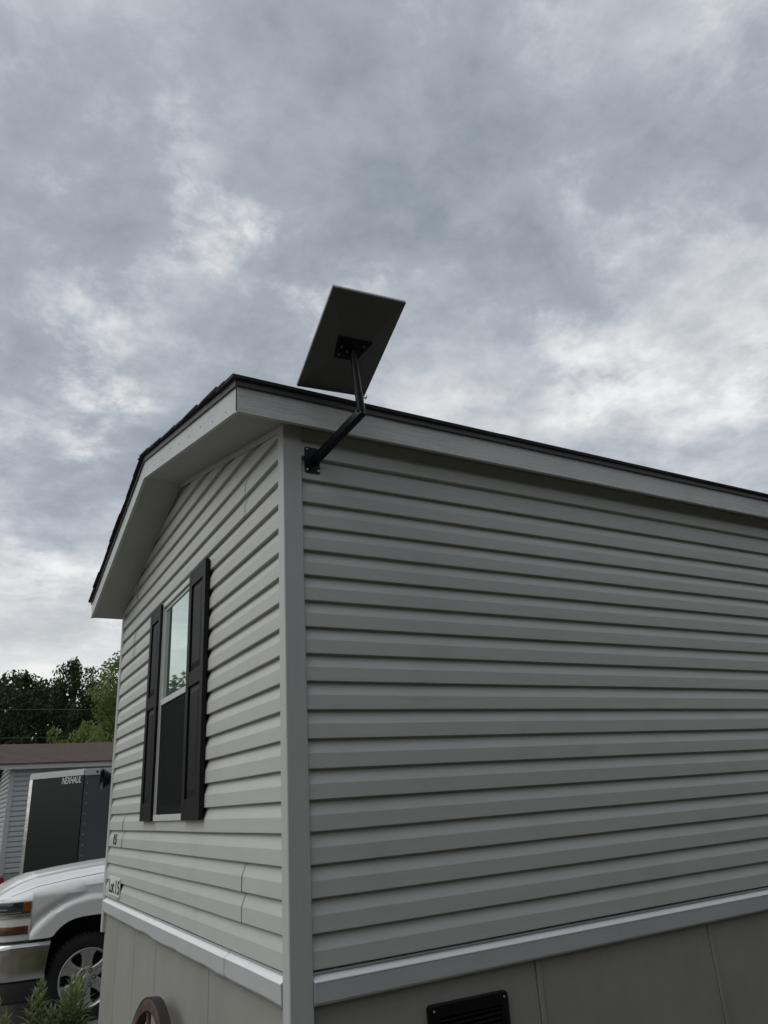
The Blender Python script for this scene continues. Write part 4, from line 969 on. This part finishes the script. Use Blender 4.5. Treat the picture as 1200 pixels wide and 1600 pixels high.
M['leaf_dark'] = leaf_mat('dark_leaves', (0.022, 0.035, 0.014), (0.045, 0.065, 0.022))
M['leaf_light'] = leaf_mat('light_leaves', (0.11, 0.155, 0.045), (0.19, 0.235, 0.08), 0.4)
M['bark'] = mat('bark', (0.07, 0.058, 0.045), 0.95, var=0.3, bump=1.0, bscale=20, stretch=(4, 4, 1))
def rnd_unit(rg):
    while True:
        v = Vector((rg.uniform(-1, 1), rg.uniform(-1, 1), rg.uniform(-1, 1)))
        if 0.05 < v.length < 1: return v.normalized()
def leaf_quads(mb, c, rg, size):
    a = rnd_unit(rg); b_ = a.cross(rnd_unit(rg)); 
    if b_.length < 0.1: return
    b_.normalize(); s_ = size*rg.uniform(0.6, 1.3)
    mb.add([c-a*s_, c+b_*s_*0.5, c+a*s_, c-b_*s_*0.5], [(0, 1, 2, 3)])
def make_tree(seed, H, rad, nclump, per, leaf, columnar=False, gap=0.0):
    rg = random.Random(seed); tr = MB(); cr = MB()
    lean = Vector((rg.uniform(-0.04, 0.04), rg.uniform(-0.04, 0.04), 0))
    tp_ = [Vector((0, 0, 0))+lean*H*t*t+Vector((0, 0, H*0.93*t)) for t in [i/8 for i in range(9)]]
    tr.tube(tp_, [H*0.022*(1-0.9*i/8)+0.02 for i in range(9)], 8)
    clumps = []
    nl = 16
    for i in range(nl):
        t = 0.22+0.74*(i+rg.random())/nl; base = lean*H*t*t+Vector((0, 0, H*0.93*t))
        az = i*2.399+rg.uniform(-0.4, 0.4)
        if columnar: ln = rad*(1.0-0.75*t)*rg.uniform(0.8, 1.2)*1.2; rise = 0.75
        else: ln = rad*math.sin(math.pi*min(1, 0.15+0.85*(t-0.15)/0.85))**0.7*rg.uniform(0.75, 1.15); rise = rg.uniform(0.25, 0.7)
        d = Vector((math.cos(az), math.sin(az), rise)); tip = base+d*ln; mid = base+d*ln*0.5+Vector((0, 0, 0.06*ln))
        tr.tube([base, mid, tip], [H*0.007*(1.15-t), H*0.004*(1.15-t)+0.006, 0.006], 5, cap=False)
        for f_ in (0.4, 0.7, 1.0): clumps.append((base+(tip-base)*f_+Vector((rg.uniform(-1, 1), rg.uniform(-1, 1), rg.uniform(-0.6, 0.8)))*rad*0.14, rad*rg.uniform(0.16, 0.30)))
    while len(clumps) < nclump:
        t = rg.uniform(0.25, 1.0); r_ = rad*(0.85*math.sin(math.pi*(0.12+0.85*t)) if not columnar else (1.05-0.85*t)*0.8)*math.sqrt(rg.random()); az = rg.uniform(0, 6.283)
        clumps.append((lean*H*t*t+Vector((r_*math.cos(az), r_*math.sin(az), H*t)), rad*rg.uniform(0.12, 0.24)))
    for c, r_ in clumps:
        for _ in range(per):
            p = c+rnd_unit(rg)*r_*(rg.random()**0.45)
            p.z = c.z+(p.z-c.z)*0.8
            if p.z < H*0.12: continue
            leaf_quads(cr, p, rg, leaf)
    return tr, cr
def tree_data(seed, leafm, **kw):
    tr, cr = make_tree(seed, **kw); a = tr.done('trunk', M['bark'], None, smooth=True); c = cr.done('crown', leafm, None)
    d = (a.data, c.data); bpy.data.objects.remove(a); bpy.data.objects.remove(c); return d
TD = [tree_data(s_, M['leaf_dark'], H=10.5, rad=3.4, nclump=110, per=70, leaf=0.13) for s_ in (11, 23, 37)]
TO = tree_data(51, M['leaf_dark'], H=10.5, rad=3.0, nclump=80, per=46, leaf=0.11)
def place_tree(name, data, x, y, h, rot, label, group, base=10.5, sx=1.0):
    t = empty(name, (x, y, GZ), rot, label, 'tree', group); s_ = h/base; t.scale = (s_*sx, s_*sx, s_)
    inst('trunk', data[0], t); inst('crown', data[1], t); return t
G = 'trees of the dark wood behind the brown roof'
for (x, y, h, rot, d, lab, sx) in [
    (-0.6, 44, 11.0, 0.3, TO, 'tallest dark open-crowned tree at the left edge of the wood', 1.0),
    (1.9, 46, 10.0, 1.7, TD[0], 'dark tree just right of the tallest tree at the left edge', 0.8),
    (3.3, 45, 9.5, 2.9, TO, 'lacy dark tree with sky showing through, centre of the wood', 0.8),
    (4.2, 44, 10.6, 4.0, TD[1], 'dark tree with a dense pointed top right of the lacy tree', 0.62),
    (6.2, 47, 9.6, 5.2, TD[2], 'low rounded dark tree behind the bright green poplar', 0.9),
    (-3.4, 46, 10.4, 0.9, TD[2], 'dark wood tree just outside the left edge of the picture', 1.0),
    (8.6, 45, 10.0, 2.2, TD[0], 'dark wood tree hidden behind the home corner', 1.0)]:
    place_tree('forest_tree', d, x, y, h, rot, lab, G, sx=sx)
LT = tree_data(77, M['leaf_light'], H=8.0, rad=2.1, nclump=120, per=80, leaf=0.075, columnar=True)
place_tree('poplar_tree', LT, 4.35, 29.5, 8.3, 0.8, 'bright green young tree with spiky shoots beside the far corner of the home', None, base=8.0)
bush = tree_data(83, M['leaf_light'], H=3.6, rad=1.4, nclump=70, per=70, leaf=0.075)
place_tree('sapling', bush, 3.0, 27.5, 5.1, 1.9, 'low bright green sapling left of the spiky young tree', None, base=3.6, sx=0.62)
tw = empty('bare_tree', (5.55, 42, GZ), 0, 'leafless twiggy treetop poking above the wood', 'tree')
rg = random.Random(3); mb = MB().tube([(0, 0, 0), (0.1, 0, 5), (0.05, 0, 9.0)], [0.10, 0.06, 0.02], 6)
for k in range(12):
    z = 6.4+0.24*k; a_ = rg.uniform(0, 6.28); ln = rg.uniform(0.5, 0.9)
    tip = Vector((0.07+ln*0.6*math.cos(a_), ln*0.6*math.sin(a_), z+ln)); mb.tube([(0.07, 0, z), tip], [0.02, 0.008], 4)
    for _ in range(3):
        q = Vector((0.07, 0, z)).lerp(tip, rg.uniform(0.4, 0.9)); mb.tube([q, q+Vector((rg.uniform(-.25, .25), rg.uniform(-.25, .25), rg.uniform(0.15, .4)))], [0.008, 0.004], 3)
mb.done('trunk', M['bark'], tw)
def woods():
    rg = random.Random(5); mb = MB()
    for i in range(1500):
        x = rg.uniform(-46, 22); y = rg.uniform(50, 57)
        hmax = 9.7 + 1.5*noise.noise((x*0.25, 0, 0)) + 1.0*noise.noise((x*0.9, 3, 0))
        hmax += 0.9*(1-sstep(-8.5, -4.5, x))
        z = rg.uniform(0.3, 1.0)**0.7*hmax
        c = Vector((x, y, GZ+z)); r_ = rg.uniform(0.7, 1.4)
        for _ in range(56):
            leaf_quads(mb, c+rnd_unit(rg)*r_*(rg.random()**0.4), rg, 0.22)
    o = mb.done('woods', M['leaf_dark']); tag(o, 'mass of dark green woodland filling the background', 'woodland', kind='stuff')
    rows = []
    for i in range(25):
        y = 58+i*6
        rows.append([(x, y, GZ-0.2+(i/24.0)*6*(0.6+0.4*noise.noise((x*0.03, i*0.2, 0)))+ (8.0 if i else -1)) for x in range(-240, 241, 12)])
    h = MB().grid(rows).done('hill', mat('hill_woodland_floor', (0.035, 0.045, 0.02), 0.95, var=0.4, vscale=0.6)); tag(h, kind='structure')
woods()
def added_shade_woods():
    # unseen foliage added behind the camera to keep low sky off the long wall
    rg = random.Random(9); mb = MB()
    for i in range(1300):
        x = rg.uniform(-16, 26); y = rg.uniform(-15, -11.5)
        hmax = 7.2 + 1.5*noise.noise((x*0.3, 7, 0)) + 1.0*noise.noise((x*0.9, 8, 0))
        c = Vector((x, y, GZ+rg.uniform(0.02, 1.0)*hmax)); r_ = rg.uniform(0.8, 1.5)
        for _ in range(22): leaf_quads(mb, c+rnd_unit(rg)*r_*(rg.random()**0.4), rg, 0.42)
    tag(mb.done('added_shade_woods', M['leaf_dark']), 'unseen dark green foliage added behind the camera to shade the long wall', 'woodland', kind='stuff')
added_shade_woods()

# ------------------------------------------------------------------ plants at the foot of the far corner
M['plant'] = leaf_mat('plant_leaves', (0.13, 0.16, 0.06), (0.25, 0.28, 0.13), 0.3)
M['stem'] = mat('plant_stem', (0.10, 0.13, 0.05), 0.7)
def plant(x, y, h, nst, lab, seed, spread=0.10):
    rg = random.Random(seed); t = empty('leafy_plant', (x, y, GZ), 0, lab, 'plant', 'tall leafy weeds by the far corner')
    sm = MB(); lv = MB()
    for k in range(nst):
        az = rg.uniform(0, 6.28); ln = spread*rg.uniform(0.2, 1.0); hh = h*rg.uniform(0.78, 1.0) if k else h
        top = Vector((ln*math.cos(az), ln*math.sin(az), hh)) if k else Vector((0, 0, h))
        base = Vector((0.3*top.x, 0.3*top.y, 0)); mid = base.lerp(top, 0.55)+Vector((0.012, 0, 0))
        sm.tube([base, mid, top], [0.0045, 0.0038, 0.002], 5)
        nlf = int(46*hh/0.6)
        for i in range(nlf):
            t_ = 0.18+0.82*i/nlf; p = base.lerp(top, t_); a = i*2.399+rg.uniform(-0.3, 0.3)
            L_ = (0.175*(1.1-t_)+0.055)*rg.uniform(0.75, 1.2); el = 0.25+0.9*t_*t_+rg.uniform(-0.2, 0.2)
            d = Vector((math.cos(a)*math.cos(el), math.sin(a)*math.cos(el), math.sin(el))); s_ = d.cross(Vector((0, 0, 1))).normalized()*L_*0.095
            m1 = p+d*L_*0.5+Vector((0, 0, 0.004)); e_ = p+d*L_-Vector((0, 0, L_*0.28*(1.1-t_)))
            lv.add([p, m1+s_, e_, m1-s_, m1-Vector((0, 0, 0.004))], [(0, 1, 4), (1, 2, 4), (2, 3, 4), (3, 0, 4)])
    sm.done('stems', M['stem'], t); lv.done('leaves', M['plant'], t)
plant(-0.40, 4.62, 0.62, 4, 'weed with a nodding dense tip in front of the truck bumper end', 1, 0.13)
plant(-0.16, 4.55, 0.62, 7, 'broad clump of narrow-leaved weeds in front of the truck wheel', 2, 0.14)
plant(-0.045, 4.72, 0.60, 4, 'weed stems pressed against the far skirting corner', 3, 0.10)
plant(-0.70, 4.50, 0.54, 4, 'short narrow-leaved weed at the bottom left corner', 4, 0.10)
plant(-0.31, 4.50, 0.44, 4, 'low sprawling weed between the nodding weed and the broad clump', 6, 0.16)
